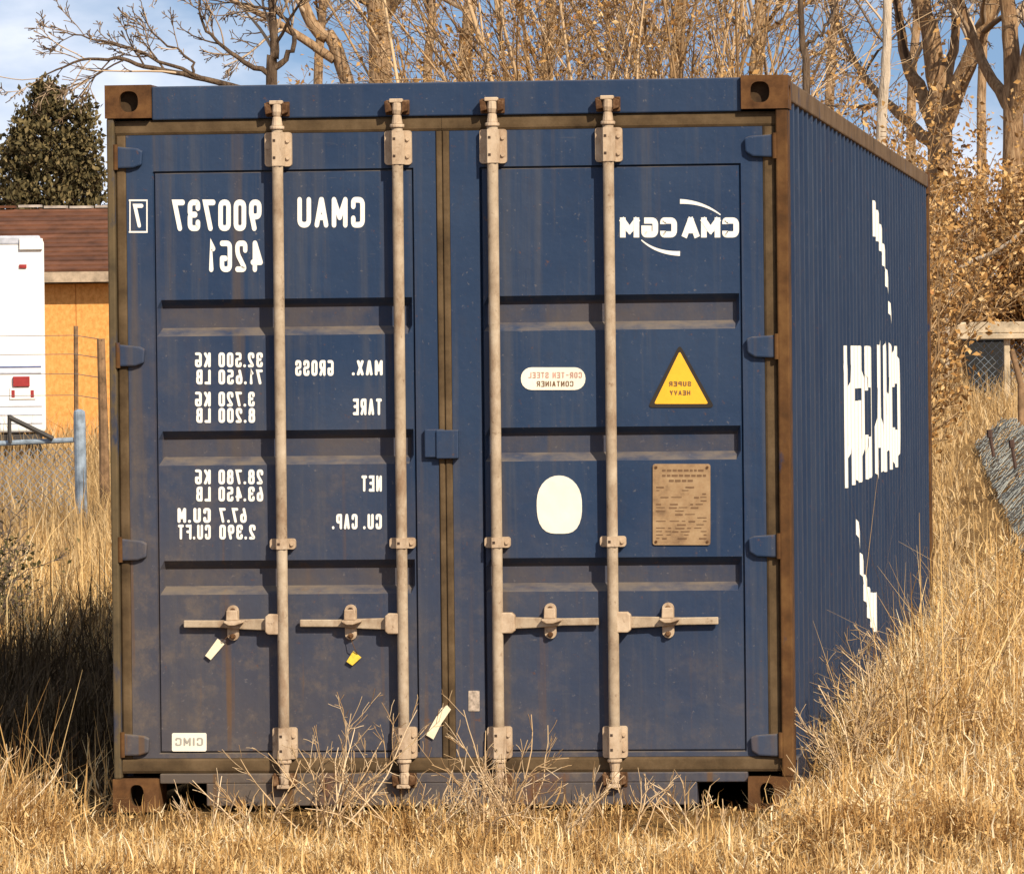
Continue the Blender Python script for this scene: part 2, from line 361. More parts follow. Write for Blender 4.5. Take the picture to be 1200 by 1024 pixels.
def text_polys(txt, stroke=0.18, gap=0.28, cw=None, cap=True, aspect=0.5):
    """polygons in a (u 0..W, v 0..1) frame, reading direction +u; returns polys tagged with a stroke layer and W"""
    x = 0.0; out = []; lay = 0
    for ch in txt:
        w = GW.get(ch, 1.0)*aspect
        if ch != ' ':
            iw = max(w-stroke, 0.001); ih = 1-stroke
            for pts, r, cl in G[ch]:
                P = [(x+stroke/2+p[0]*iw, stroke/2+p[1]*ih) for p in pts]
                if r: P = fillet(P, r*min(iw*1.5, ih), bool(cl))
                for po in ribbon_tris(P, stroke, bool(cl), cap, r == 0): out.append((po, lay))
                lay += 1
        x += w + gap*aspect
    return out, x-gap*aspect
def lettering(name, txt, xr, xl, yt, yb, Y, mat, parent, stroke=0.18, gap=0.28, aspect=0.5, cap=True):
    """text that runs from pixel column xr (first letter) to xl, the way the doors show it"""
    polys, W = text_polys(txt, stroke, gap, cap=cap, aspect=aspect); mb = MB()
    A, B, C_ = at(xr, yb, Y), at(xl, yb, Y), at(xr, yt, Y)
    for po, lay in polys:
        pts = [A + (B-A)*(p[0]/W) + (C_-A)*p[1] - np.array([0, 0.00025*(lay % 5), 0]) for p in po]
        mb.poly(pts[::-1])
    o = mb.build(name, mat, parent); return o

# ------------------------------------------------------------------ the container
CW, CH, CL = 2.438, 2.591, 12.192
YD = 0.036                               # door frame plane
YP = YD+0.004                            # door panel plane
cont = empty('shipping_container', (0, 0, 0), 'rusting blue steel shipping container with closed double doors standing in dry grass', 'container')

def casting(sx, yfront, top):
    """corner casting with real apertures in its end face and its outer side face"""
    mb = MB(); x_out = sx*CW/2; x_in = sx*(CW/2-0.166); z0, z1 = (CH-0.118, CH) if top else (0, 0.118)
    d = 1 if yfront < 1 else -1; y0 = yfront; y1 = yfront+d*0.178
    dark = MB()
    def face(O, U, Vv, w, h, hw, hh, N, depth, cx):
        n = 32; hole = []; rect = []
        for k in range(n):
            a = 2*math.pi*(k+0.5)/n; c, s = math.cos(a), math.sin(a); p = 2.6
            e = (abs(c)**p+abs(s)**p)**(-1/p)
            hole.append(np.array([cx*w+hw*c*e, h/2+hh*s*e]))
            q = min((w/2)/abs(c) if abs(c) > 1e-6 else 9, (h/2)/abs(s) if abs(s) > 1e-6 else 9)
            rect.append(np.array([w/2+c*q, h/2+s*q]))
        T = lambda p, dd=0: O+U*p[0]+Vv*p[1]-N*dd
        for k in range(n):
            j = (k+1) % n
            mb.quad(T(rect[k]), T(rect[j]), T(hole[j]), T(hole[k]))
            mb.quad(T(hole[k]), T(hole[j]), T(hole[j], 0.028), T(hole[k], 0.028))
            dark.quad(T(hole[k], 0.028), T(hole[j], 0.028), T(hole[j], depth), T(hole[k], depth))
        for cxn in ((0, 0), (w, 0), (w, h), (0, h)):           # rectangle corners
            k = min(range(n), key=lambda i: abs(rect[i][0]-cxn[0])+abs(rect[i][1]-cxn[1]))
            k2 = min((i for i in range(n) if i != k), key=lambda i: abs(rect[i][0]-cxn[0])+abs(rect[i][1]-cxn[1]))
            mb.poly([T(rect[k]), T(np.array(cxn, float)), T(rect[k2])])
        dark.poly([T(hh_, depth) for hh_ in hole])
    X = np.array([1., 0, 0]); Z = np.array([0, 0, 1.]); Yv = np.array([0, 1., 0])
    xl = min(x_out, x_in)
    face(np.array([xl, y0, z0]), X, Z, 0.166, 0.118, 0.034 if top else 0.026, 0.037 if top else 0.039, np.array([0, -d, 0.]), 0.040 if top else 0.125, 0.52 if sx < 0 else 0.40)
    face(np.array([x_out, min(y0, y1), z0]), Yv, Z, 0.178, 0.118, 0.034, 0.026, np.array([sx, 0, 0.]), 0.05, 0.5)
    a, b = min(y0, y1), max(y0, y1)
    mb.quad((x_in, a, z0), (x_in, b, z0), (x_in, b, z1), (x_in, a, z1))
    mb.quad((xl, y1, z0), (xl+0.166, y1, z0), (xl+0.166, y1, z1), (xl, y1, z1))
    mb.quad((xl, a, z1), (xl+0.166, a, z1), (xl+0.166, b, z1), (xl, b, z1))
    mb.quad((xl, a, z0), (xl, b, z0), (xl+0.166, b, z0), (xl+0.166, a, z0))
    o = mb.build('corner_casting', M_CAST, cont); dark.build('aperture', M_CASTD, o)
    return o
for sx in (-1, 1):
    for yf in (0.0, CL):
        for top in (False, True): casting(sx, yf, top)

# corner posts: front face, return along the side and inner web
XPL = fx(137.5, 0.006); XPR = fx(912.5, 0.006)
def post(xo, xi, ya, yb, mat):
    mb = MB(); mb.box(min(xo, xi), max(xo, xi), ya, yb, 0.118, CH-0.118); return mb.build('corner_post', mat, cont, 0.006)
post(-CW/2+0.004, XPL, 0.006, 0.15, M_POSTL); post(CW/2-0.004, XPR, 0.006, 0.15, M_POST)
post(-CW/2+0.004, -CW/2+0.13, CL-0.15, CL-0.006, M_POST); post(CW/2-0.004, CW/2-0.13, CL-0.15, CL-0.006, M_POST)

# header and sill
mb = MB(); zt = CH-0.006; zb = fz(136, 520, 0.022)
mb.box(-CW/2+0.166, CW/2-0.166, 0.020, 0.12, zb, zt); mb.build('door_header', M_FRAMEBLUE, cont, 0.005)
zs1, zs0 = fz(905), fz(943)
mb = MB(); xa, xb = fx(242, 0.016, 930), fx(817, 0.016, 930)
mb.box(-CW/2+0.168, CW/2-0.168, 0.016, 0.12, zs1-0.035, zs1); mb.box(xa, xb, 0.017, 0.12, zs0, zs1-0.0345)
mb.build('door_sill', M_SILL, cont, 0.004)

# side rails, floor, roof, rear end
for sx in (-1, 1):
    mb = MB(); mb.box(min(sx*(CW/2-0.003), sx*(CW/2-0.06)), max(sx*(CW/2-0.003), sx*(CW/2-0.06)), 0.178, CL-0.178, CH-0.085, CH-0.012); mb.build('top_side_rail', M_RAIL, cont, 0.006)
    mb = MB(); mb.box(min(sx*(CW/2-0.003), sx*(CW/2-0.05)), max(sx*(CW/2-0.003), sx*(CW/2-0.05)), 0.178, CL-0.178, 0.012, 0.17); mb.build('bottom_side_rail', M_SIDE, cont, 0.004)
mb = MB(); mb.box(-CW/2+0.062, CW/2-0.062, 0.121, CL-0.1, 0.13, 0.168); mb.build('floor', M_TIMBER, cont)
def corrugated(y0, y1, pitch=(0.072, 0.068, 0.070, 0.068), depth=0.036):
    pr = []; y = y0; lv = 0; k = 0
    while y < y1:
        if k % 4 == 0: pr += [(y, 0.0)]
        if k % 4 == 1: pr += [(y, 0.0)]
        if k % 4 == 2: pr += [(y, depth)]
        if k % 4 == 3: pr += [(y, depth)]
        y += pitch[k % 4]; k += 1
    pr.append((y1, pr[-1][1])); return pr
PROF = corrugated(0.15, CL-0.15)
XS = CW/2-0.010
side_objs = {}
for sx in (-1, 1):
    mb = MB(); z0, z1 = 0.17, CH-0.085
    for (ya, da), (yb, db) in zip(PROF[:-1], PROF[1:]):
        a = (sx*(XS-da), ya); b = (sx*(XS-db), yb)
        q = [(a[0], a[1], z0), (b[0], b[1], z0), (b[0], b[1], z1), (a[0], a[1], z1)]
        mb.quad(*(q if sx > 0 else q[::-1]))
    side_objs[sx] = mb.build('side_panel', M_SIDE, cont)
mb = MB(); pr = corrugated(0.12, CL-0.12, (0.09, 0.014, 0.09, 0.014), 0.02)
for (ya, da), (yb, db) in zip(pr[:-1], pr[1:]):
    mb.quad((-CW/2+0.06, ya, CH-0.014-da), (CW/2-0.06, ya, CH-0.014-da), (CW/2-0.06, yb, CH-0.014-db), (-CW/2+0.06, yb, CH-0.014-db))
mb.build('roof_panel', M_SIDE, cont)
mb = MB(); pr = corrugated(-CW/2+0.13, CW/2-0.13)
for (ya, da), (yb, db) in zip(pr[:-1], pr[1:]):
    mb.quad((ya, CL-0.02-da, 0.1), (ya, CL-0.02-da, CH-0.1), (yb, CL-0.02-db, CH-0.1), (yb, CL-0.02-db, 0.1))
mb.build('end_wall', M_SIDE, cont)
mb = MB(); mb.box(-CW/2+0.17, CW/2-0.17, CL-0.1, CL-0.008, CH-0.118, CH-0.01); mb.build('rear_header', M_FRAMEBLUE, cont)
mb = MB(); mb.box(-CW/2+0.17, CW/2-0.17, CL-0.1, CL-0.008, 0.01, 0.118); mb.build('rear_sill', M_FRAMEBLUE, cont)

# --- doors
ZT, ZB = fz(154), fz(887)
PZT, PZB = fz(196.5), fz(882)
RECT = [((348, 391),), ((502.5, 543),), ((655, 695),)]
def make_door(x0, x1, px0, px1, rz):
    """door leaf: tube frame, thin groove, corrugated panel; break lines in x and z carry a depth"""
    g = 0.005; s = 0.030; D = 0.034
    xs = [x0, px0, px0+g, px0+2*g, px0+2*g+0.0005, px0+2*g+s*0.55, px1-2*g-s*0.55, px1-2*g-0.0005, px1-2*g, px1-g, px1, x1]
    rows = [(ZB, 'f'), (PZB, 'f'), (PZB+g, 'g'), (PZB+2*g, 'p')]
    for (t, b) in sorted([(fz(a), fz(b_)) for a, b_ in rz]):
        rows += [(b, 'p'), (b+0.030, 'r'), (t-s, 'r'), (t, 'p')]
    rows += [(PZT-2*g, 'p'), (PZT-g, 'g'), (PZT, 'f'), (ZT, 'f')]
    V = []; nx = len(xs)
    for z, k in rows:
        for i, x in enumerate(xs):
            d = 0.0
            if k == 'f' or i in (0, 1, nx-2, nx-1): d = 0.0
            elif k == 'g' or i in (2, nx-3): d = 0.013
            elif k == 'p': d = 0.004
            elif k == 'r': d = 0.004+D if 5 <= i <= nx-6 else 0.004
            V.append((x, YD+d, z))
    F = []
    for r in range(len(rows)-1):
        for i in range(nx-1):
            a = r*nx+i; F.append((a, a+1, a+nx+1, a+nx))
    n = len(V); V += [(x0, YD+0.07, ZB), (x1, YD+0.07, ZB), (x1, YD+0.07, ZT), (x0, YD+0.07, ZT)]
    R = len(rows)-1
    F += [(n, n+3, n+2, n+1), tuple([n, n+1]+[i for i in reversed(range(nx))]), tuple([n+3]+[R*nx+i for i in range(nx)]+[n+2])]
    F += [tuple([n]+[r*nx for r in range(R+1)]+[n+3]), tuple([n+1, n+2]+[r*nx+nx-1 for r in reversed(range(R+1))])]
    me = bpy.data.meshes.new('door'); me.from_pydata(V, [], F); me.update()
    return finish('door', me, M_DOOR, cont)
DLX0, DLX1 = fx(151.5), fx(514); DRX0, DRX1 = fx(530.5), fx(897)
doorL = make_door(DLX0, DLX1, fx(182), fx(488), [(348, 391), (502.5, 543), (655, 695)])
doorR = make_door(DRX0, DRX1, fx(565), fx(871.5), [(348, 389), (502, 541.5), (654.5, 694)])
doorL['label'] = 'door leaf with the numbers and weights'; doorR['label'] = 'door leaf with the logo and warning stickers'

def gasket(parent, x0, x1, z0, z1, lip='x'):
    """rubber seal strip with a rounded lip"""
    mb = MB(); y0, y1 = 0.030, 0.075; m = 7
    prof = [(0, y1)] + [(t, y0+0.006*(1-math.sin(math.pi*t))**3) for t in np.linspace(0, 1, m)] + [(1, y1)]
    if lip == 'x':
        P = [(x0+(x1-x0)*t, y) for t, y in prof]
        for a, b in zip(P[:-1], P[1:]): mb.quad((a[0], a[1], z0), (b[0], b[1], z0), (b[0], b[1], z1), (a[0], a[1], z1))
    else:
        P = [(z0+(z1-z0)*t, y) for t, y in prof]
        for a, b in zip(P[:-1], P[1:]): mb.quad((x0, a[1], a[0]), (x1, a[1], a[0]), (x1, b[1], b[0]), (x0, b[1], b[0]))
    return mb.build('gasket', M_GASKET, parent, smooth=False)
e = 0.0012
gasket(doorL, XPL+e, DLX0-e, ZB, ZT); gasket(doorL, DLX1+e, fx(521.5), ZB, ZT); gasket(doorR, fx(521.5)+0.001, DRX0-e, ZB, ZT); gasket(doorR, DRX1+e, XPR-e, ZB, ZT)
ztop = zb-0.001
gasket(doorL, XPL+e, fx(521.5), ZT+e, ztop, 'z'); gasket(doorR, fx(521.5)+0.001, XPR-e, ZT+e, ztop, 'z')
gasket(doorL, XPL+e, fx(521.5), zs1+e, ZB-e, 'z'); gasket(doorR, fx(521.5)+0.001, XPR-e, zs1+e, ZB-e, 'z')

# overlap block bolted across the centre seam
mb = MB(); mb.box(fx(498), fx(521), 0.016, YD+0.002, fz(536), fz(503)); mb.box(fx(512), fx(538), 0.008, YD+0.003, fz(537.5), fz(504)); mb.build('overlap_plate', M_DOOR, doorR, 0.004)

# hinges
def hinge(parent, xa, xb, yc, side):
    za, zc = fz(yc-14, xa if False else 500), fz(yc+13)
    mb = MB(); x0 = fx(xa); x1 = fx(xb); t = 0.010
    if side > 0: pts = [(x0+0.004, zc+0.020), (x0+0.03, zc+0.004), (x1, zc), (x1, za), (x0+0.02, za-0.006), (x0, za-0.014)]
    else: pts = [(x0, zc), (x1-0.035, zc+0.002), (x1-0.004, zc+0.012), (x1, za-0.020), (x1-0.02, za-0.010), (x0, za)]
    mb.prism_y(pts, 0.014, YD+0.004); o = mb.build('hinge', M_DOOR, parent, 0.006)
    pin = MB(); xp = XPR-0.004 if side > 0 else XPL+0.004
    pin.tube([(xp, 0.012, zc-0.004), (xp, 0.012, za+0.004)], 0.009, 10); pin.build('hinge_pin', M_POST, parent, smooth=False)
for yc in (180, 413, 641.5, 871): hinge(doorL, 134.5, 172, yc, -1)
for yc in (168+2, 401.5+2, 633.5+2, 865+2): hinge(doorR, 876, 911, yc+7.5, 1)

# locking bars with brackets, cams, keepers and handles
YB = -0.002; RB = 0.0195
def bracket(parent, x, z0, z1, wide, cover=True):
    mb = MB(); w = wide/2
    r = 0.010; pts = []
    for cx, cz, a0 in ((x-w+r, z0+r, 180), (x+w-r, z0+r, 270), (x+w-r, z1-r, 0), (x-w+r, z1-r, 90)):
        for k in range(4):
            a = math.radians(a0+30*k); pts.append((cx+r*math.cos(a), cz+r*math.sin(a)))
    mb.prism_y(pts, YD-0.020, YD+0.003); o = mb.build('bar_bracket', M_BRACKET, parent)
    c = MB(); cw = 0.0245
    prof = [(-cw, YD-0.022), (-cw, YB+0.006), (-cw*0.66, YB-RB-0.003), (cw*0.66, YB-RB-0.003), (cw, YB+0.006), (cw, YD-0.022)]
    n = len(prof); c.v += [(x+p[0], p[1], z0+0.001) for p in prof]+[(x+p[0], p[1], z1-0.001) for p in prof]
    for i in range(n-1): c.f.append((i, i+1, n+i+1, n+i))
    c.f.append(tuple(reversed(range(n)))); c.f.append(tuple(range(n, 2*n)))
    # the cover is one mesh with the plate's bolts set in it
    c.build('bracket_cover', M_BRACKET, parent)
    hz = [(z0+z1)/2] if z1-z0 < 0.06 else [z0+0.03, z1-0.03]
    for z in hz:
        b = MB(); b.box(x-0.013, x-0.004, YB-RB-0.0045, YB-RB-0.002, z-0.0045, z+0.0045); b.build('square_bolt', M_BOLT, parent)
        b = MB(); b.tube([(x+w*0.74, YD-0.027, z), (x+w*0.74, YD-0.019, z)], 0.0075, 8); b.build('bolt', M_BRACKET, parent)
def cam_end(parent, x, z, up):
    """cam head on the bar's end and the keeper welded to the frame"""
    s = 1 if up else -1
    mb = MB(); mb.tube([(x, YB, z), (x, YB, z+s*0.012)], 0.026, 14); mb.tube([(x, YB, z+s*0.012), (x, YB, z+s*0.045)], [0.020, 0.015], 12)
    mb.tube([(x, YB, z+s*0.045), (x+0.002, YB, z+s*0.062), (x+0.002, YB, z+s*0.088)], [0.015, 0.021, 0.019], 10)
    mb.box(x-0.026, x+0.022, YB-0.017, YB+0.012, *(sorted((z+s*0.088, z+s*0.102))))
    mb.build('cam', M_BRACKET, parent, 0.003)
    k = MB(); za, zc = sorted((z+s*0.052, z+s*0.094))
    k.box(x-0.043, x+0.043, 0.012, 0.022, za-0.006, zc+0.004)
    for q in (-1, 1):
        k.prism_y([(x+q*0.029-0.011, za), (x+q*0.029+0.011, za+0.006), (x+q*0.032+0.009, zc-0.008), (x+q*0.032-0.012, zc)], -0.020, 0.0125)
    k.build('cam_keeper', M_KEEPER, parent, 0.003)
def handle(parent, x, px_end, px_catch, d):
    zc = fz(729.5, 500); mb = MB(); e_ = fx(px_end); xc = fx(px_catch); y0, y1 = -0.012, 0.004
    hx = x+d*0.022
    pts = [(x+d*0.010, zc-0.037), (x+d*0.052, zc-0.037), (x+d*0.062, zc-0.028), (x+d*0.062, zc+0.026), (x+d*0.050, zc+0.036), (x+d*0.010, zc+0.036)]
    if d < 0: pts = pts[::-1]
    mb.prism_y(pts, YB-0.012, YB+0.030); mb.build('handle_hub', M_BRACKET, parent, 0.004)
    h = MB(); pts = [(x+d*0.05, zc-0.023), (xc-d*0.045, zc-0.019), (xc+d*0.045, zc-0.012), (e_, zc-0.011), (e_, zc+0.015), (xc+d*0.05, zc+0.014), (xc-d*0.04, zc+0.017), (x+d*0.05, zc+0.019)]
    if d < 0: pts = pts[::-1]
    h.prism_y(pts, 0.012, 0.027); h.build('handle', M_BAR, parent, 0.003)
    c = MB(); w = 0.021; zz = []
    for k in range(9): a = math.pi*k/8; zz.append((xc+w*math.cos(a), zc+0.046+w*math.sin(a)))
    for k in range(9): a = math.pi+math.pi*k/8; zz.append((xc+w*math.cos(a), zc-0.038+w*math.sin(a)))
    c.prism_y(zz, YD-0.009, YD+0.004); c.build('handle_catch', M_BRACKET, parent)
    f = MB()
    f.prism_y([(xc-w, zc+0.013), (xc+w, zc+0.013), (xc+w*0.92, zc+0.05), (xc-w*0.92, zc+0.05)], -0.002, 0.009)
    f.prism_y([(xc-0.028, zc+0.006), (xc-0.010, zc-0.004), (xc+0.012, zc-0.004), (xc+0.044, zc+0.006), (xc+0.044, zc+0.0125), (xc-0.028, zc+0.0125)], -0.016, 0.009)
    f.box(xc-w*0.9, xc+w*0.9, 0.0092, YD-0.0095, zc+0.036, zc+0.05)
    f.build('handle_latch', M_BRACKET, parent, 0.003)
    for z in (zc+0.047, zc-0.044):
        r = MB(); r.tube([(xc, YD-0.010, z), (xc, YD-0.020, z), (xc, YD-0.024, z)], [0.010, 0.010, 0.006], 10); r.build('rivet', M_KEEPER, parent)
for parent, pm, pend, pcat, d in ((doorL, 329, 214, 271, -1), (doorL, 469.5, 350, 409, -1), (doorR, 581, 700, 643, 1), (doorR, 716.5, 840, 781, 1)):
    x = at(pm, 525, YB)[0]
    mb = MB(); zt_, zb_ = fz(151, 500), fz(887.5, 500)
    mb.tube([(x, YB, z) for z in np.linspace(zb_-0.006, zt_+0.006, 12)], RB, 18); mb.build('locking_bar', M_BAR, parent, smooth=True)
    bracket(parent, x, fz(193), fz(153), 0.096); bracket(parent, x, fz(888), fz(851), 0.088); bracket(parent, x, fz(642), fz(629.5), 0.092)
    cam_end(parent, x, zt_+0.004, True); cam_end(parent, x, zb_-0.004, False)
    handle(parent, x, pend, pcat, d)

# --- lettering and stickers on the doors (the photograph shows them reversed)
YL = YP-0.0014
T = lambda *a, **k: lettering('lettering', *a, **k)
T('CMAU', 427.5, 348.5, 231, 267, YL, M_LET, doorL, stroke=0.185, aspect=0.56, gap=0.25)
T('900737', 306.5, 202, 234, 271, YL, M_LET, doorL, stroke=0.185, aspect=0.50, gap=0.22)
T('42G1', 308, 242.5, 282, 319, YL, M_LET, doorL, stroke=0.18, aspect=0.50, gap=0.26)
YLF = YD-0.0014
T('7', 168, 156, 239, 267, YLF, M_LET, doorL, stroke=0.17, aspect=0.5)
mb = MB()
for (a, b, c, d_) in ((151, 173, 234, 236), (151, 173, 271, 273), (151.6, 153, 236.1, 270.9), (171.4, 173, 236.1, 270.9)):
    mb.poly([at(a, d_, YLF), at(b, d_, YLF), at(b, c, YLF), at(a, c, YLF)])
mb.build('check_digit_box', M_LET, doorL)
sm = dict(stroke=0.19, aspect=0.46, gap=0.30)
T('MAX.', 448.5, 413, 422, 440, YL, M_LET, doorL, **sm); T('GROSS', 391, 346, 422, 440.5, YL, M_LET, doorL, **sm)
T('TARE', 447.5, 413.5, 467, 486.5, YL, M_LET, doorL, **sm); T('NET', 447.5, 423.5, 557, 576, YL, M_LET, doorL, **sm); T('CU.', 447.5, 426, 602, 620, YL, M_LET, doorL, **sm); T('CAP.', 419, 389.5, 602, 620, YL, M_LET, doorL, **sm)
for txt, xr, xl, y in (('32.500', 308, 256, 413), ('71.650', 308, 256, 433), ('3.720', 298.5, 256, 459), ('8.200', 299, 256, 478),
                       ('28.780', 308.5, 256, 550), ('63.450', 308.5, 256, 570), ('67.7', 289, 257, 595), ('2.390', 299.5, 257, 614.5)):
    T(txt, xr, xl, y, y+17.5, YL, M_LET, doorL, **sm)
for txt, xr, xl, y in (('KG', 247, 228.5, 413), ('LB', 247, 230, 433), ('KG', 247, 228.5, 459), ('LB', 247, 230, 478), ('KG', 247, 228.5, 550), ('LB', 247, 230, 570), ('CU.M', 247, 208, 595), ('CU.FT', 247, 208.5, 614.5)):
    T(txt, xr, xl, y, y+17.5, YL, M_LET, doorL, **sm)

# logo: two words and two tapered arcs
def arc_poly(p0, p1, p2, w0, w1, n=12):
    L, R = [], []; p0, p1, p2 = (np.array(p, float) for p in (p0, p1, p2))
    for k in range(n+1):
        t = k/n; p = (1-t)**2*p0+2*t*(1-t)*p1+t*t*p2; d = 2*(1-t)*(p1-p0)+2*t*(p2-p1); d /= np.linalg.norm(d); m = np.array([-d[1], d[0]])
        w = w0+(w1-w0)*t; L.append(p+m*w/2); R.append(p-m*w/2)
    return [[R[i], R[i+1], L[i+1], L[i]] for i in range(n)]
def logo_true(A=5.95):
    out = []
    def word(t, u0, u1, lay0):
        ps, W = text_polys(t, stroke=0.31, gap=0.12, cap=False, aspect=0.92)
        for po, l in ps: out.append(([np.array([u0+(u1-u0)*p[0]/W, p[1]]) for p in po], lay0+l))
    word('CMA', 0.0, 0.475*A, 0); word('CGM', 0.52*A, A, 20)
    for po in arc_poly((0.495*A, 1.80), (0.30*A, 1.78), (0.155*A, 1.13), 0.24, 0.05): out.append((po, 40))
    for po in arc_poly((0.495*A, -0.80), (0.70*A, -0.78), (0.82*A, -0.12), 0.24, 0.05): out.append((po, 41))
    return out, A
lp, LA = logo_true()
LETTER_OF = [k for k, ch in enumerate('CMA') for _ in G[ch]], [3+k for k, ch in enumerate('CGM') for _ in G[ch]]
def logo_piece(lay): return LETTER_OF[0][lay] if lay < 20 else LETTER_OF[1][lay-20] if lay < 40 else lay-34
LNAME = ['logo_letter']*6+['logo_arc']*2
mbs = [MB() for _ in range(8)]
A0, B0, C0 = at(866, 278.5, YL), at(726.5, 278.5, YL), at(866, 255, YL)
for po, lay in lp:
    mbs[logo_piece(lay)].poly([A0+(B0-A0)*(p[0]/LA)+(C0-A0)*p[1]-np.array([0, 0.0003*(lay % 4), 0]) for p in po][::-1])
for k in range(8): mbs[k].build(LNAME[k], M_LET, doorR)

def sticker(name, pts, mat, parent, Y=None, th=0.0012):
    Y = YL if Y is None else Y; mb = MB(); P = [at(a, b, Y) for a, b in pts]
    mb.prism_y([(p[0], p[2]) for p in P], Y-th, Y+th); return mb.build(name, mat, parent)
def rrect(x0, x1, y0, y1, r, n=6):
    out = []
    for cx, cy, a0 in ((x0+r, y1-r, 90), (x1-r, y1-r, 0), (x1-r, y0+r, -90), (x0+r, y0+r, 180)):
        if True:
            a_s = {90: (180, 90), 0: (90, 0), -90: (0, -90), 180: (270, 180)}[a0]
            for k in range(n): a = math.radians(a_s[0]+(a_s[1]-a_s[0])*k/(n-1)); out.append((cx+r*math.cos(a), cy+r*math.sin(a)))
    return out
sticker('steel_grade_sticker', rrect(610.5, 686, 430.5, 457, 12.5), M_STICK, doorR)
T('COR-TEN STEEL', 682, 619, 436, 443, YL-0.0020, M_REDTXT, doorR, stroke=0.17, aspect=0.5, gap=0.3)
T('CONTAINER', 672, 629, 446.5, 453, YL-0.0020, M_BROWNTXT, doorR, stroke=0.15, aspect=0.5, gap=0.3)
def tri(g): return [(759.0+1.75*g, 477.5-g), (837.5-1.75*g, 477.5-g), (796.5, 403.5+1.9*g)]
def round_tri(g, r):
    P = fillet([(p[0], p[1]) for p in tri(g)], r, True); return P
sticker('warning_triangle', round_tri(0, 6), M_BLACK, doorR); sticker('warning_triangle_face', round_tri(4.2, 3), M_YELLOW, doorR, YL-0.0012)
T('SUPER', 810, 784, 447, 452.5, YL-0.0031, M_BROWNTXT, doorR, stroke=0.2, aspect=0.6); T('HEAVY', 809, 785, 457.5, 463, YL-0.0031, M_BROWNTXT, doorR, stroke=0.2, aspect=0.6)
ov = []
for k in range(32):
    a = -2*math.pi*k/32; p = 2.5; c, s = math.cos(a), math.sin(a); e_ = (abs(c)**p+abs(s)**p)**(-1/p)
    ov.append((655.5+(26.5)*c*e_+0.4*s, 592.5+34*s*e_*(1.0+0.04*math.sin(3*a))))
sticker('blank_oval_sticker', ov, M_STICK, doorR)
pl = sticker('data_plate', rrect(765, 832.5, 543.5, 638.5, 3), M_PLATE, doorR, YP-0.003, 0.003)
mb = MB()
yl = YP-0.0072
def bar_(a, b, c, d_, y=yl): mb.poly([at(a, d_, y), at(b, d_, y), at(b, c, y), at(a, c, y)])
rnd = random.Random(3)
for y in (550, 556, 562):
    x = 776 if y < 560 else 784
    while x < (824 if y < 560 else 812):
        w = rnd.uniform(3, 7); bar_(x, x+w, y, y+2.4); x += w+1.6
for y in range(570, 634, 4):
    x = 769
    while x < 826:
        w = rnd.uniform(3, 12)
        if rnd.random() < (0.75 if y > 606 else 0.45): bar_(x, min(x+w, 828), y, y+rnd.choice((0.9, 1.3, 1.8)))
        x += w+rnd.uniform(1.5, 5)
mb.build('plate_print', M_BROWNTXT, doorR)['kind'] = 'stuff'
for a, b in ((769, 547.5), (829, 547.5), (769, 634.5), (829, 634.5)):
    p = at(a, b, YP); mb = MB(); mb.tube([(p[0], YP-0.0062, p[2]), (p[0], YP-0.009, p[2])], 0.005, 8); mb.build('rivet', M_KEEPER, doorR)
sticker('maker_sticker', rrect(201.5, 242, 858.5, 880, 2), M_STICK, doorL)
T('CIMC', 238, 205.5, 864, 873.5, YL-0.002, M_GREYTXT, doorL, stroke=0.17, aspect=0.6)
sticker('small_worn_sticker', rrect(549, 562, 809, 833, 1), flat_mat('worn_sticker', (0.42, 0.34, 0.27, 1), 0.7, 0.3, 60), doorR, YLF)

# --- large logo on the corrugated side
def prof_x(y):
    for (ya, da), (yb, db) in zip(PROF[:-1], PROF[1:]):
        if ya <= y <= yb: return XS-(da+(db-da)*((y-ya)/(yb-ya) if yb > ya else 0))
    return XS
def clip(poly, k, val, keep_ge):
    out = []; n = len(poly)
    for i in range(n):
        a, b = poly[i], poly[(i+1) % n]; ia = (a[k] >= val) == keep_ge or a[k] == val; ib = (b[k] >= val) == keep_ge or b[k] == val
        if ia: out.append(a)
        if ia != ib: t = (val-a[k])/(b[k]-a[k]); out.append(a+(b-a)*t)
    return out
pn = at_x(990, 573, XS); pf = at_x(1054, 402, XS)
SY0, SY1 = pn[1], pf[1]; SZ0 = pn[2]; SH = at_x(990, 405, XS)[2]-SZ0
mbs = [MB() for _ in range(8)]
for po, lay in lp:
    P = [np.array([SY1-(SY1-SY0)*(p[0]/LA), SZ0+SH*(p[1] if lay < 40 else (1+(p[1]-1)*1.24 if p[1] > 0.5 else p[1]*1.30))]) for p in po]
    off = 0.0012+0.0003*(lay % 4)
    for (ya, da), (yb, db) in zip(PROF[:-1], PROF[1:]):
        if yb <= ya+1e-6: continue
        q = clip(P, 0, ya, True)
        if len(q) < 3: continue
        q = clip(q, 0, yb, False)
        if len(q) < 3: continue
        nrm = np.array([1.0, (db-da)/(yb-ya)]); nrm /= np.linalg.norm(nrm)
        mbs[logo_piece(lay)].poly([(XS-(da+(db-da)*(p[0]-ya)/(yb-ya))+off*nrm[0], p[0]+off*nrm[1], p[1]) for p in q])
for k in range(8): mbs[k].build(LNAME[k], M_LETS, side_objs[1])

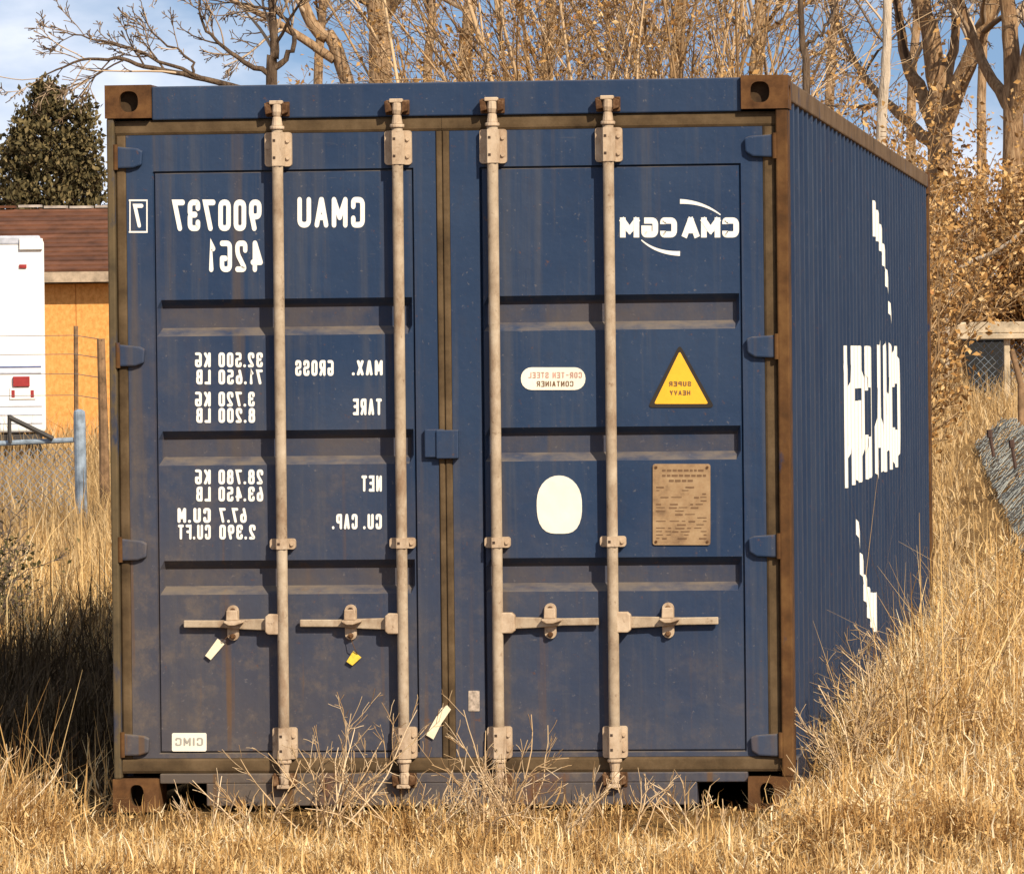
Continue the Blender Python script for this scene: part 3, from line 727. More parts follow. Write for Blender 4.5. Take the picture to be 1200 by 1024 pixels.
# --- tags that hang from the door gear
def paper_tag(name, pts, wire_from, label, mat, group=None):
    Y0 = YP-0.012; o = empty(name, tuple(at(*pts[0], Y0)), label, 'tag', group)
    mb = MB(); P = [at(a, b, Y0) for a, b in pts]; mb.prism_y([(p[0], p[2]) for p in P], Y0-0.0012, Y0+0.0012)
    adopt(mb.build('tag_card', mat), o)
    w = MB(); a = at(*wire_from, YD-0.024); b = at(*[(pts[-1][i]+pts[-2][i])/2 for i in (0, 1)], Y0-0.0025); m = (a+b)/2; m[1] = min(a[1], b[1])-0.006
    w.tube([a, m, b], 0.0014, 5); adopt(w.build('wire', M_KEEPER), o); return o
paper_tag('paper_tag', [(240.5, 768), (247, 773), (263, 754.5), (255, 748)], (270, 744), 'pale blank paper tag hanging under the handle above the small maker sticker', M_PAPER)
paper_tag('plastic_tag', [(406, 775), (413, 779.5), (423.5, 770), (414, 762.5)], (410, 744), 'small yellow diamond shaped tag hanging under a door handle', M_YTAG)
paper_tag('paper_tag', [(499.5, 861), (508, 866), (517, 848), (528.5, 831), (524, 826), (517.5, 829), (507, 847)], (528, 819), 'long pale paper tag hanging low beside the central door seal', M_PAPER)

# ------------------------------------------------------------------ vegetation materials
def leafy(name, stops, transl=0.25, rough=0.8):
    n = NT(name); a = n.add('ShaderNodeAttribute'); a.attribute_name = 'rnd'
    c = n.ramp(a.outputs['Fac'], stops)
    n.done(c, rough, 0, 0.15)
    if transl:
        t = n.add('ShaderNodeBsdfTranslucent'); n.link(c, t.inputs['Color']); m = n.add('ShaderNodeMixShader'); m.inputs['Fac'].default_value = transl
        n.link(n.b.outputs[0], m.inputs[1]); n.link(t.outputs[0], m.inputs[2]); n.link(m.outputs[0], n.out.inputs['Surface'])
    return n.m
M_GRASS = leafy('dry_grass', [(0.0, (0.15, 0.072, 0.024)), (0.22, (0.40, 0.225, 0.078)), (0.55, (0.68, 0.44, 0.175)), (0.85, (0.80, 0.60, 0.31)), (1.0, (0.86, 0.74, 0.50))], 0.3)
M_FARGRASS = leafy('far_dry_grass', [(0.0, (0.20, 0.115, 0.045)), (0.4, (0.46, 0.295, 0.125)), (0.8, (0.62, 0.44, 0.22)), (1.0, (0.70, 0.55, 0.34))], 0.3)
M_WEED = leafy('dry_weed_stem', [(0.0, (0.34, 0.21, 0.10)), (0.5, (0.58, 0.41, 0.23)), (1.0, (0.76, 0.60, 0.40))], 0.1)
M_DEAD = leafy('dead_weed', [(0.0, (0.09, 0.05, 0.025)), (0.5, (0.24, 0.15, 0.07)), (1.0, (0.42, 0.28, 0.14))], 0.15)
M_SHADOWTINT = leafy('shadow_tinted_weed', [(0.0, (0.018, 0.012, 0.006)), (0.6, (0.06, 0.038, 0.018)), (1.0, (0.15, 0.10, 0.05))], 0.1)  # colour lowered so the container's shadow reads darker
M_LEAF = leafy('dead_leaf', [(0.0, (0.10, 0.045, 0.016)), (0.35, (0.32, 0.165, 0.055)), (0.7, (0.60, 0.36, 0.135)), (0.93, (0.76, 0.55, 0.29)), (1.0, (0.62, 0.25, 0.08))], 0.3)
M_TWIG = leafy('bare_twig', [(0.0, (0.07, 0.046, 0.030)), (0.5, (0.25, 0.175, 0.112)), (1.0, (0.52, 0.40, 0.28))], 0)
M_TWIGGOLD = leafy('golden_twig', [(0.0, (0.08, 0.044, 0.022)), (0.5, (0.30, 0.185, 0.088)), (1.0, (0.62, 0.45, 0.27))], 0)
M_TWIGDK = leafy('dark_twig', [(0.0, (0.06, 0.045, 0.04)), (0.5, (0.13, 0.10, 0.085)), (1.0, (0.26, 0.20, 0.15))], 0)
M_CONIFER = leafy('juniper_foliage', [(0.0, (0.03, 0.028, 0.012)), (0.45, (0.10, 0.080, 0.036)), (0.85, (0.21, 0.16, 0.072)), (1.0, (0.33, 0.24, 0.12))], 0.2)
M_SAGE = leafy('sage_foliage', [(0.0, (0.035, 0.032, 0.012)), (0.5, (0.085, 0.072, 0.030)), (1.0, (0.22, 0.17, 0.08))], 0.15)
def bark(name, a, b, c_, scale=3):
    n = NT(name); v = n.coord((9, 9, 1.6))
    c = n.ramp(n.noise(v, scale, 8, 0.7), [(0.3, a), (0.5, b), (0.7, c_)]); n.bump(n.noise(v, scale*2, 6), 0.9, 0.03)
    return n.done(c, 0.95, 0, 0.1)
M_BARK = bark('cottonwood_bark', (0.12, 0.075, 0.04, 1), (0.34, 0.22, 0.125, 1), (0.50, 0.36, 0.22, 1))
M_BARKRED = bark('willow_bark', (0.09, 0.050, 0.028, 1), (0.27, 0.165, 0.088, 1), (0.44, 0.30, 0.17, 1))
M_BARKDK = bark('dark_bark', (0.045, 0.03, 0.022, 1), (0.11, 0.075, 0.05, 1), (0.20, 0.14, 0.09, 1))
M_BARKPALE = bark('pale_bark', (0.32, 0.25, 0.18, 1), (0.52, 0.43, 0.33, 1), (0.66, 0.57, 0.46, 1), 2)

# ------------------------------------------------------------------ blades of grass
def blades(x, y, h, w, lean, azim, bend, seg=3, zoff=0.0):
    """vectorised bent blades; returns verts, quads"""
    n = len(x); z = ground_z(x, y)+zoff; t = np.linspace(0, 1, seg+1)
    da = np.stack([np.cos(azim), np.sin(azim)], -1); sa = azim+np.pi/2+rng.normal(0, 0.5, n); side = np.stack([np.cos(sa), np.sin(sa)], -1)
    V = np.zeros((n, seg+1, 2, 3), np.float32)
    px_, py_, pz_ = x.copy(), y.copy(), z.copy()
    ang = lean.copy(); step = h/seg
    for i, ti in enumerate(t):
        ww = w*(1-0.85*ti**1.5)*0.5
        for k, s_ in enumerate((-1, 1)):
            V[:, i, k, 0] = px_+s_*ww*side[:, 0]; V[:, i, k, 1] = py_+s_*ww*side[:, 1]; V[:, i, k, 2] = pz_
        px_ = px_+step*np.sin(ang)*da[:, 0]; py_ = py_+step*np.sin(ang)*da[:, 1]; pz_ = np.maximum(pz_+step*np.cos(ang), z+0.004)
        ang = ang+bend/seg
    base = (np.arange(n)*(seg+1)*2)[:, None, None]; i = np.arange(seg)[None, :, None]
    F = np.concatenate([base+2*i, base+2*i+1, base+2*i+3, base+2*i+2], -1).reshape(-1, 4)
    return V.reshape(-1, 3), F
class Field:
    def __init__(s): s.V = []; s.F = []; s.A = []; s.n = 0
    def put(s, V, F, a):
        s.V.append(V); s.F.append(F+s.n); s.A.append(np.repeat(a, len(V)//len(a))); s.n += len(V)
    def build(s, name, mat, parent=None, kind=None):
        o = np_mesh(name, np.concatenate(s.V), np.concatenate(s.F), mat, parent, np.concatenate(s.A))
        if kind: o['kind'] = kind
        return o
def clumpy(x, y):
    return 0.5+0.17*(np.sin(3.1*x+2.2*y)+np.sin(5.7*y-2.9*x+1)+np.sin(7.9*x+.4)+np.sin(1.7*x-1.1*y+2))
def outside(x, y, m=0.02): return ~((np.abs(x) < CW/2+m) & (y > -m) & (y < CL+m))
g = Field()
def sow(n, x0, x1, y0, y1, hfun, w, leanm, bendm, seg=3, keep=None, tint=0.0, field=None):
    x = rng.uniform(x0, x1, n); y = rng.uniform(y0, y1, n)
    k = outside(x, y)
    if keep is not None: k &= keep(x, y)
    x, y = x[k], y[k]; n = len(x)
    h = hfun(x, y)*rng.gamma(6, 1/6, n)
    V, F = blades(x, y, h, rng.uniform(0.5, 1.4, n)*w, np.abs(rng.normal(0, leanm, n)), rng.uniform(0, 2*np.pi, n), rng.normal(0.6, bendm, n), seg)
    a = np.clip(rng.beta(1.3, 1.2, n)*0.85+0.35*(clumpy(x, y)-0.5)+0.08+tint, 0, 1)
    (field or g).put(V, F, a)
# the mat of straw before the doors
def h_front(x, y):
    mid = np.exp(-((x-0.02)/0.42)**2)*np.exp(-((y+0.45)/0.35)**2)*0.115
    right = sst((x-1.05)/0.4)*sst((y+1.6)/1.2)*0.16
    return (0.050+0.045*clumpy(x, y))*(1-0.6*sst((y+1.1)/0.6)*(np.abs(x) < 1.25))+mid+right
def tufts(nt, k, x0, x1, y0, y1, hfun, w, spread=0.035, lean=0.7, bend=1.1, seg=3, tint=0.0, field=None, keep=None):
    """clumps: blades splay outwards from a crown, each clump with its own vigour and colour"""
    cx = rng.uniform(x0, x1, nt); cy = rng.uniform(y0, y1, nt); ok = outside(cx, cy, 0.05)
    if keep is not None: ok &= keep(cx, cy)
    cx, cy = cx[ok], cy[ok]; nt = len(cx); vig = rng.gamma(5, 0.2, nt); tn = rng.normal(0, 0.17, nt)+0.30*(clumpy(cx*1.3, cy*1.3)-0.5); wind = rng.uniform(0, 2*np.pi, nt); wl_ = rng.uniform(0, 0.7, nt)
    idx = np.repeat(np.arange(nt), k); n = len(idx); az = rng.uniform(0, 2*np.pi, n); rr = np.abs(rng.normal(0, spread, n))
    x = cx[idx]+rr*np.cos(az); y = cy[idx]+rr*np.sin(az); h = hfun(cx, cy)[idx]*vig[idx]*rng.uniform(0.45, 1.25, n)
    az = az+rng.normal(0, 0.7, n); m = rng.random(n) < wl_[idx]; az = np.where(m, wind[idx]+rng.normal(0, 0.5, n), az)
    V, F = blades(x, y, h, rng.uniform(0.5, 1.5, n)*w, np.abs(rng.normal(0.15, lean, n)), az, rng.normal(0.7, bend, n), seg)
    a = np.clip(0.46+tn[idx]+rng.normal(0, 0.20, n)+tint, 0, 1); (field or g).put(V, F, a)
def flakes(n, x0, x1, y0, y1, hfun, size, field=None, tint=0.0):
    """curled leaf litter and seed husks caught in the straw"""
    x = rng.uniform(x0, x1, n); y = rng.uniform(y0, y1, n); ok = outside(x, y, 0.03); x, y = x[ok], y[ok]; n = len(x)
    z = ground_z(x, y)+hfun(x, y)*rng.beta(1.1, 1.7, n)*1.0+0.006; c = np.stack([x, y, z], 1)
    d = rng.normal(0, 1, (n, 3)); d /= np.linalg.norm(d, axis=1)[:, None]; q = np.cross(d, rng.normal(0, 1, (n, 3))); q /= np.linalg.norm(q, axis=1)[:, None]; nn = np.cross(d, q); s_ = size*rng.uniform(0.4, 1.4, n)[:, None]
    V = np.stack([c-d*s_*.5-q*s_*.16, c-d*s_*.5+q*s_*.16, c+nn*s_*.3+q*s_*.24, c+nn*s_*.3-q*s_*.24, c+d*s_*.5+q*s_*.08, c+d*s_*.5-q*s_*.08], 1).reshape(-1, 3)
    b = np.arange(n)*6; F = np.concatenate([np.stack([b, b+1, b+2, b+3], 1), np.stack([b+3, b+2, b+4, b+5], 1)])
    (field or g).put(V, F, np.clip(rng.beta(1.4, 1.3, n)*0.9+0.3*(clumpy(x, y)-0.5)+0.05+tint, 0, 1))
def tangle(n, x0, x1, y0, y1, hfun, L, w, field=None, tint=0.0, keep=None):
    """bent, half fallen strands lying through one another"""
    x = rng.uniform(x0, x1, n); y = rng.uniform(y0, y1, n); ok = outside(x, y, 0.04) & (rng.random(n) < 0.25+1.1*clumpy(x*1.9+3, y*1.9))
    if keep is not None: ok &= keep(x, y)
    x, y = x[ok], y[ok]; n = len(x); hh = hfun(x, y); z = hh*rng.beta(1.0, 1.5, n)
    V, F = blades(x, y, L*rng.uniform(0.4, 1.5, n), w*rng.uniform(0.5, 1.5, n), rng.normal(1.25, 0.5, n), rng.uniform(0, 2*np.pi, n), rng.normal(0, 2.0, n), 3, z)
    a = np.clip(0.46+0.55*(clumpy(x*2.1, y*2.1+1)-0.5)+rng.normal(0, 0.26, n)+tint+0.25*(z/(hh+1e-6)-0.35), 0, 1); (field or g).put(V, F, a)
tufts(520, 24, -2.5, 3.0, -3.1, -0.12, h_front, 0.0055, 0.035, 0.95, 1.4)
tangle(66000, -2.5, 3.0, -3.1, -0.03, lambda x, y: h_front(x, y)*0.8, 0.085, 0.0052)
flakes(11000, -2.5, 3.0, -3.1, -0.03, lambda x, y: h_front(x, y)*0.8, 0.018)
tufts(130, 34, -2.3, -1.38, -1.0, 0.0, lambda x, y: 0.24+0*x, 0.006, 0.04, 0.55, 1.0, tint=0.05)     # straw clumps before the shadow
tangle(6000, -2.3, -1.35, -1.1, 0.05, lambda x, y: 0.15+0*x, 0.10, 0.0055)
# rank growth along the lit side
def h_side(x, y): return (0.14+0.16*sst((x-1.15)/0.4)*sst((y+0.9)/1.3))*(0.60+0.8*clumpy(x, y))*np.where(x > 1.75, np.where(y > 4, 0.36, 1.0), 1.22)
tufts(520, 36, 1.26, 3.0, -1.3, 5.0, h_side, 0.0062, 0.05, 0.85, 1.4)
tufts(430, 26, 1.26, 3.0, 5.0, 14.0, h_side, 0.008, 0.06, 0.85, 1.3)
tangle(76000, 1.22, 2.85, -1.3, 5.0, lambda x, y: h_side(x, y)*1.15, 0.11, 0.0056, tint=0.04)
tangle(31000, 1.22, 2.85, 5.0, 14.0, lambda x, y: h_side(x, y)*1.15, 0.13, 0.0075, tint=0.04)
flakes(15000, 1.2, 2.9, -1.4, 6.0, lambda x, y: h_side(x, y)*1.0, 0.020)
# the shaded side and the left verge
g3 = Field()  # weeds with shadow darkness put into their colour
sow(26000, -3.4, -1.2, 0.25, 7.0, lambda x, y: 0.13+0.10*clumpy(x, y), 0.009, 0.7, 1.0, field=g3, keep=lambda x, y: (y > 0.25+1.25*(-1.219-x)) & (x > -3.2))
sow(9000, -4.4, -1.2, 0.0, 5.0, lambda x, y: 0.16+0.10*clumpy(x, y), 0.007, 0.7, 1.0, keep=lambda x, y: y < 0.6+1.25*(-1.219-x))
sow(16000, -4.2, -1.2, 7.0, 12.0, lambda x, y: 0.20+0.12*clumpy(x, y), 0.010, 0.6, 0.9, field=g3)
sow(22000, -6.5, -2.6, 8.0, 16.0, lambda x, y: 0.24+0.14*clumpy(x, y), 0.0085, 0.6, 0.9)
o = g3.build('shadow_tinted_weeds', M_SHADOWTINT, None, 'stuff'); tag(o, 'low weeds along the container, coloured dark to deepen its shadow', 'weeds')
gr = g.build('dry_grass', M_GRASS, None, 'stuff'); tag(gr, 'golden dry grass and straw growing all round the container', 'grass')
# the fields behind, in the two gaps beside the container and a step either way
g2 = Field()
def gap(lo, hi):
    def f(x, y):
        u = (x-CAM[0])/(y-CAM[1]); return (u > lo) & (u < hi)
    return f
sow(150000, -24, -1, 16, 62, lambda x, y: 0.22+0.12*clumpy(x*.4, y*.4), 0.013, 0.45, 0.7, 2, gap(-0.215, -0.145), field=g2)
sow(60000, -30, -2, 62, 110, lambda x, y: 0.36+0.16*clumpy(x*.4, y*.4), 0.024, 0.45, 0.7, 2, gap(-0.215, -0.15), field=g2)
sow(90000, -2, 4.5, 14, 48, lambda x, y: (0.09+0.12*clumpy(x*.7, y*.7))*(1+0.9*sst((y-30)/6)), 0.011, 0.75, 0.9, 2, lambda x, y: gap(-0.062, 0.02)(x, y) & ~((y > 14) & (y < 28.5) & (x > np.interp(y, [12, 15.5, 28], [2.0, xat(1212, 15.5), xat(1141, 28.0)])-0.10-0.03*(28-y)) ), tint=0.05, field=g2)
sow(26000, -2, 4.5, 13.5, 29, lambda x, y: 0.055+0.03*clumpy(x, y), 0.011, 1.1, 1.0, 2, gap(-0.062, 0.02), tint=0.05, field=g2)
o = g2.build('far_grass', M_FARGRASS, None, 'stuff'); tag(o, 'tawny dry grass of the open fields behind the container', 'grass')

# ------------------------------------------------------------------ weeds, shrubs and trees: tapered branching tubes
class Wood:
    """collects tapered 3-6 sided tubes quickly"""
    def __init__(s): s.V = []; s.F = []; s.A = []; s.n = 0
    def tube(s, P, R, sides, a):
        P = np.asarray(P, float); m = len(P)
        T = np.empty_like(P); T[1:-1] = P[2:]-P[:-2]; T[0] = P[1]-P[0]; T[-1] = P[-1]-P[-2]
        T /= np.linalg.norm(T, axis=1)[:, None]+1e-9
        ref = np.array([0.31, 0.95, 0.05]) if abs(T[0][1]) < 0.8 else np.array([1., 0, 0])
        E = np.cross(T, ref); E /= np.linalg.norm(E, axis=1)[:, None]+1e-9; H = np.cross(T, E)
        an = np.arange(sides)*2*np.pi/sides
        ring = E[:, None, :]*np.cos(an)[None, :, None]+H[:, None, :]*np.sin(an)[None, :, None]
        V = (P[:, None, :]+ring*np.asarray(R)[:, None, None]).reshape(-1, 3)
        i = np.arange(m-1)[:, None]*sides; k = np.arange(sides)[None, :]; k2 = (k+1) % sides
        F = np.stack([i+k, i+k2, i+sides+k2, i+sides+k], -1).reshape(-1, 4)+s.n
        s.V.append(V); s.F.append(F); s.A.append(np.full(len(V), a)); s.n += len(V)
    def build(s, name, mat, parent=None, smooth=True):
        return np_mesh(name, np.concatenate(s.V), np.concatenate(s.F), mat, parent, np.concatenate(s.A), smooth)
def wander(p, d, L, n, wig, up, r):
    """polyline from p along d with wander and upward pull"""
    P = [np.array(p, float)]; d = np.array(d, float); d /= np.linalg.norm(d)
    for i in range(n):
        d = d+r.normal(0, wig, 3)+np.array([0, 0, up]); d /= np.linalg.norm(d); P.append(P[-1]+d*L/n)
    return np.array(P)
MINR = [0.0013]
def grow(W, P, R, lev, spec, r, tips=None):
    """spawn children along polyline P with radii R; spec[lev] = (count, length ratio, angle, wiggle, up, segments, sides)"""
    if lev >= len(spec): 
        if tips is not None: tips.append(P)
        return
    cnt, lr, ang, wig, up, seg, sides, rr = spec[lev]
    L0 = np.sum(np.linalg.norm(np.diff(P, axis=0), axis=1)); m = len(P)
    for _ in range(cnt if isinstance(cnt, int) else r.integers(*cnt)):
        t = r.uniform(0.22, 1.0)**0.85*(m-1); i = min(int(t), m-2); f = t-i
        p = P[i]*(1-f)+P[i+1]*f; d = P[i+1]-P[i]; d /= np.linalg.norm(d)
        rad = max((R[i]*(1-f)+R[i+1]*f)*rr, MINR[0])
        q = r.normal(0, 1, 3); q -= d*(q@d); q /= np.linalg.norm(q); a = ang*r.uniform(0.6, 1.35)
        nd = d*math.cos(a)+q*math.sin(a); L = L0*lr*r.uniform(0.55, 1.25)*(1.15-0.5*t/(m-1))
        if L < 0.03: continue
        C = wander(p, nd, L, seg, wig, up, r); CRd = np.linspace(rad, max(rad*0.35, MINR[0]), seg+1)
        W.tube(C, CRd, sides, float(np.clip(r.beta(1.1, 1.3), 0, 1)))
        grow(W, C, CRd, lev+1, spec, r, tips)

def leaf_cloud(tips, per, size, r, spread=0.12, droop=0.0):
    """small bent leaves (two quads each folded on the midrib) along the twigs"""
    T = [p for p in tips if len(p) > 1]; n = len(T)*per
    idx = np.repeat(np.arange(len(T)), per); t = r.uniform(0.15, 1, n)
    S = np.array([p[0] for p in T])[idx]; Q = np.array([p[-1] for p in T])[idx]
    c = S+(Q-S)*t[:, None]+r.normal(0, spread, (n, 3))
    d = r.normal(0, 1, (n, 3)); d[:, 2] -= droop; d /= np.linalg.norm(d, axis=1)[:, None]
    q = r.normal(0, 1, (n, 3)); q -= d*np.sum(q*d, 1)[:, None]; q /= np.linalg.norm(q, axis=1)[:, None]; nn = np.cross(d, q)
    s = size*r.uniform(0.55, 1.35, n)[:, None]
    b = c; e = c+d*s; m1 = c+d*s*0.5+q*s*0.29+nn*s*0.16; m2 = c+d*s*0.5-q*s*0.29+nn*s*0.16
    V = np.stack([b, m1, e, m2], 1).reshape(-1, 3); k = (np.arange(n)*4)[:, None]
    F = np.concatenate([np.stack([k[:, 0], k[:, 0]+1, k[:, 0]+2], 1), np.stack([k[:, 0], k[:, 0]+2, k[:, 0]+3], 1)])
    return V, F, np.repeat(np.clip(r.beta(2, 2, n), 0, 1), 4)

def dry_weed(px, Y, h, nstem, seed, label, group, mat=None, spread=0.35, twigs=(5, 4), lean=(0, 0), width=0.0040, name='dry_weed', bx=None):
    r = np.random.default_rng(seed); x = at(px, 900, Y)[0] if bx is None else bx; z = gz(x, Y)-0.01
    W = Wood()
    for k in range(nstem):
        a = r.uniform(0, 2*math.pi); d = np.array([math.cos(a)*spread+lean[0], math.sin(a)*spread+lean[1], 1.0])
        b = np.array([r.normal(0, 0.03), r.normal(0, 0.03), 0]); L = h*r.uniform(0.65, 1.1)
        P = wander(b, d, L, 7, 0.13, -0.03, r); R = np.linspace(width, width*0.4, 8); W.tube(P, R, 4, float(r.beta(3, 2)))
        grow(W, P, R, 0, [((twigs[0]-1, twigs[0]+2), 0.34, 0.65, 0.12, 0.03, 4, 3, 0.75), (twigs[1], 0.45, 0.7, 0.15, 0.0, 3, 3, 0.8)], r)
    root = empty(name, (x, Y, z), label, 'weed', group)
    st = W.build('stems', mat or M_WEED, root)
    return root

# weeds before and beside the container
GF = 'dry weeds before the numbered door'; LF = 'pale dry branching weed standing in the straw before the door with the numbers'
for i, (px, Y, h, n, sp) in enumerate([(375, -0.45, 0.42, 6, 0.55), (405, -0.35, 0.34, 5, 0.5), (470, -0.5, 0.30, 5, 0.5), (590, -0.30, 0.34, 9, 0.55), (615, -0.4, 0.26, 6, 0.6), (560, -0.6, 0.30, 5, 0.6), (300, -0.5, 0.24, 4, 0.5),
                                       (735, -0.4, 0.20, 4, 0.4), (805, -0.35, 0.20, 4, 0.5), (850, -0.5, 0.16, 4, 0.5), (245, -0.7, 0.2, 4, 0.6), (660, -0.8, 0.26, 5, 0.5)]):
    dry_weed(px, Y, h*1.35, n+2, 100+i, *((LF, GF) if px < 525 else ('pale dry branching weed standing in the straw before the door with the logo', 'dry weeds before the logo door')), spread=sp, twigs=(5, 3), width=0.0040)
GR = 'dry weeds along the sunlit side'; LR = 'tall tangled dry weed growing against the long corrugated side'
for i, (bx, Y, h, n, sp) in enumerate([(1.42, 0.35, 0.52, 11, 0.3), (1.50, 0.9, 0.62, 11, 0.32), (1.56, 1.7, 0.66, 11, 0.35), (1.85, 0.2, 0.40, 8, 0.45), (1.95, 1.3, 0.46, 9, 0.5), (1.50, 3.2, 0.56, 9, 0.4), (1.9, 3.0, 0.5, 8, 0.5),
                                       (1.55, 5.2, 0.55, 9, 0.4), (1.6, 7.4, 0.56, 9, 0.4), (1.7, -0.4, 0.32, 7, 0.5), (2.1, -0.2, 0.34, 7, 0.5), (1.65, 9.6, 0.52, 8, 0.45), (2.2, 2.2, 0.42, 8, 0.5), (1.36, -0.15, 0.30, 6, 0.4), (1.45, 11.6, 0.5, 8, 0.4), (2.35, 0.8, 0.4, 8, 0.5)]):
    dry_weed(None, Y, h, n, 200+i, LR, GR, spread=sp, twigs=(6, 4), width=0.0046, bx=bx)
GLW = 'dead weeds in the container shade'; LLW = 'brown dead weed at the edge of the shadow beside the container'
for i, (bx, Y, h, n) in enumerate([(-1.52, -0.75, 0.42, 7), (-1.62, -0.4, 0.38, 7), (-1.48, -0.25, 0.30, 6), (-1.72, -0.9, 0.34, 6), (-1.42, -0.55, 0.22, 5)]):
    dry_weed(None, Y, h, n, 300+i, 'straw coloured weed leaning in front of the container shadow', 'straw weeds before the shadow', spread=0.35, twigs=(5, 3), bx=bx)
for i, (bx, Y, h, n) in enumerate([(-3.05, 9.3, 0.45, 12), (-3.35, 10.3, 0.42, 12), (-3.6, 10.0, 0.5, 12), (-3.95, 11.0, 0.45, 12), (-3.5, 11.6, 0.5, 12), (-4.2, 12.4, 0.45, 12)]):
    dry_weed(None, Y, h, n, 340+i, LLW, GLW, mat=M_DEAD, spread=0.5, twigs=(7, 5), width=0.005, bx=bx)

def shrub(name, x, y, h, seed, label, group, nstem=14, spread=0.55, leaf=0.0, per=5, twig=None, leafmat=None, rad=0.014, spec=None, cat='shrub', up=0.01, droop=0.2):
    r = np.random.default_rng(seed); W = Wood(); tips = []
    for k in range(nstem):
        a = r.uniform(0, 2*math.pi); q = r.uniform(0.1, 1)*spread; d = np.array([math.cos(a)*q, math.sin(a)*q, 1.0])
        b = np.array([math.cos(a), math.sin(a), 0])*r.uniform(0, 0.12)*h*0.4
        P = wander(b, d, h*r.uniform(0.6, 1.12), 8, 0.07, up, r); R = np.linspace(rad, rad*0.25, 9)*r.uniform(0.6, 1.2); W.tube(P, R, 5, float(r.beta(2, 2)))
        grow(W, P, R, 0, spec or [((6, 9), 0.36, 0.6, 0.10, 0.02, 5, 4, 0.6), ((4, 6), 0.42, 0.65, 0.14, 0.0, 3, 3, 0.65), (3, 0.5, 0.7, 0.15, 0, 2, 3, 0.7)], r, tips)
    root = empty(name, (x, y, gz(x, y)-0.03), label, cat, group)
    W.build('stems', twig or M_TWIG, root)
    if leaf and tips:
        V, F, A = leaf_cloud(tips, per, leaf, r, leaf*1.2, droop); np_mesh('leaves', V, F, leafmat or M_LEAF, root, A)
    return root

MINR[0] = 0.0026
# leafy thicket behind the container and to its right
LT = 'tangled bush of tan dead leaves rising beyond the far end of the container'; GT = 'leafy bushes beyond the far end'
th = [(985, 17, 2.5, 1.0), (1035, 18.5, 2.35, 1), (1048, 18.5, 1.9, 1.0), (935, 19, 2.6, .8), (1046, 24, 2.0, 1.1), (1012, 23, 2.5, .8), (1060, 27, 2.5, 1), (1138, 43.5, 2.4, 1.2), (1165, 43.5, 2.3, 1.2), (1205, 42.5, 2.5, 1.2), (1145, 46, 2.6, 1.1), (1190, 47, 2.6, 1.1), (1022, 33, 2.1, 1.1), (1240, 44, 2.5, 1), (1285, 43, 2.4, 1), (1225, 43, 1.7, 1.2), (1166, 43, 1.6, 1.2), (1100, 42.5, 2.2, 1.2)]
for i, (px, Y, h, dens) in enumerate(th):
    shrub('thicket_bush', xat(px, Y), Y, h, 400+i, *((LT, GT) if Y < 40 else ('bush of tan dead leaves growing behind the weathered plank rail', 'leafy bushes behind the plank rail')), nstem=8, spread=0.62 if Y < 18 or Y > 40 else 0.34, twig=M_TWIGGOLD, leaf=0.048 if Y < 30 else 0.066, per=int(4*dens+0.5), rad=0.016, spec=[((6, 9), 0.36, 0.65, 0.10, 0.02, 5, 4, 0.6), ((4, 6), 0.42, 0.65, 0.14, 0.0, 3, 3, 0.65), (2, 0.5, 0.7, 0.15, 0, 2, 3, 0.7)])
LB_ = 'tall brushy tree of fine tawny twigs rising over the container roof'; GB = 'brushy twig trees over the roof'
for i, (px, Y, h) in enumerate([(640, 27, 5.0), (705, 25, 5.6), (770, 28, 5.6), (835, 26, 5.4), (590, 31, 4.4), (880, 30, 5.2), (735, 33, 6.2), (680, 35, 6.0), (810, 36, 6.4)]):
    shrub('brush_tree', xat(px, Y), Y, h, 450+i, LB_, GB, nstem=7, spread=0.42, leaf=0.050, per=1, twig=M_TWIGGOLD, rad=0.030, up=0.02,
          spec=[((7, 10), 0.36, 0.55, 0.08, 0.03, 5, 4, 0.55), ((5, 7), 0.42, 0.6, 0.12, 0.02, 4, 3, 0.6), (4, 0.5, 0.65, 0.15, 0, 2, 3, 0.7)])

MINR[0] = 0.0042
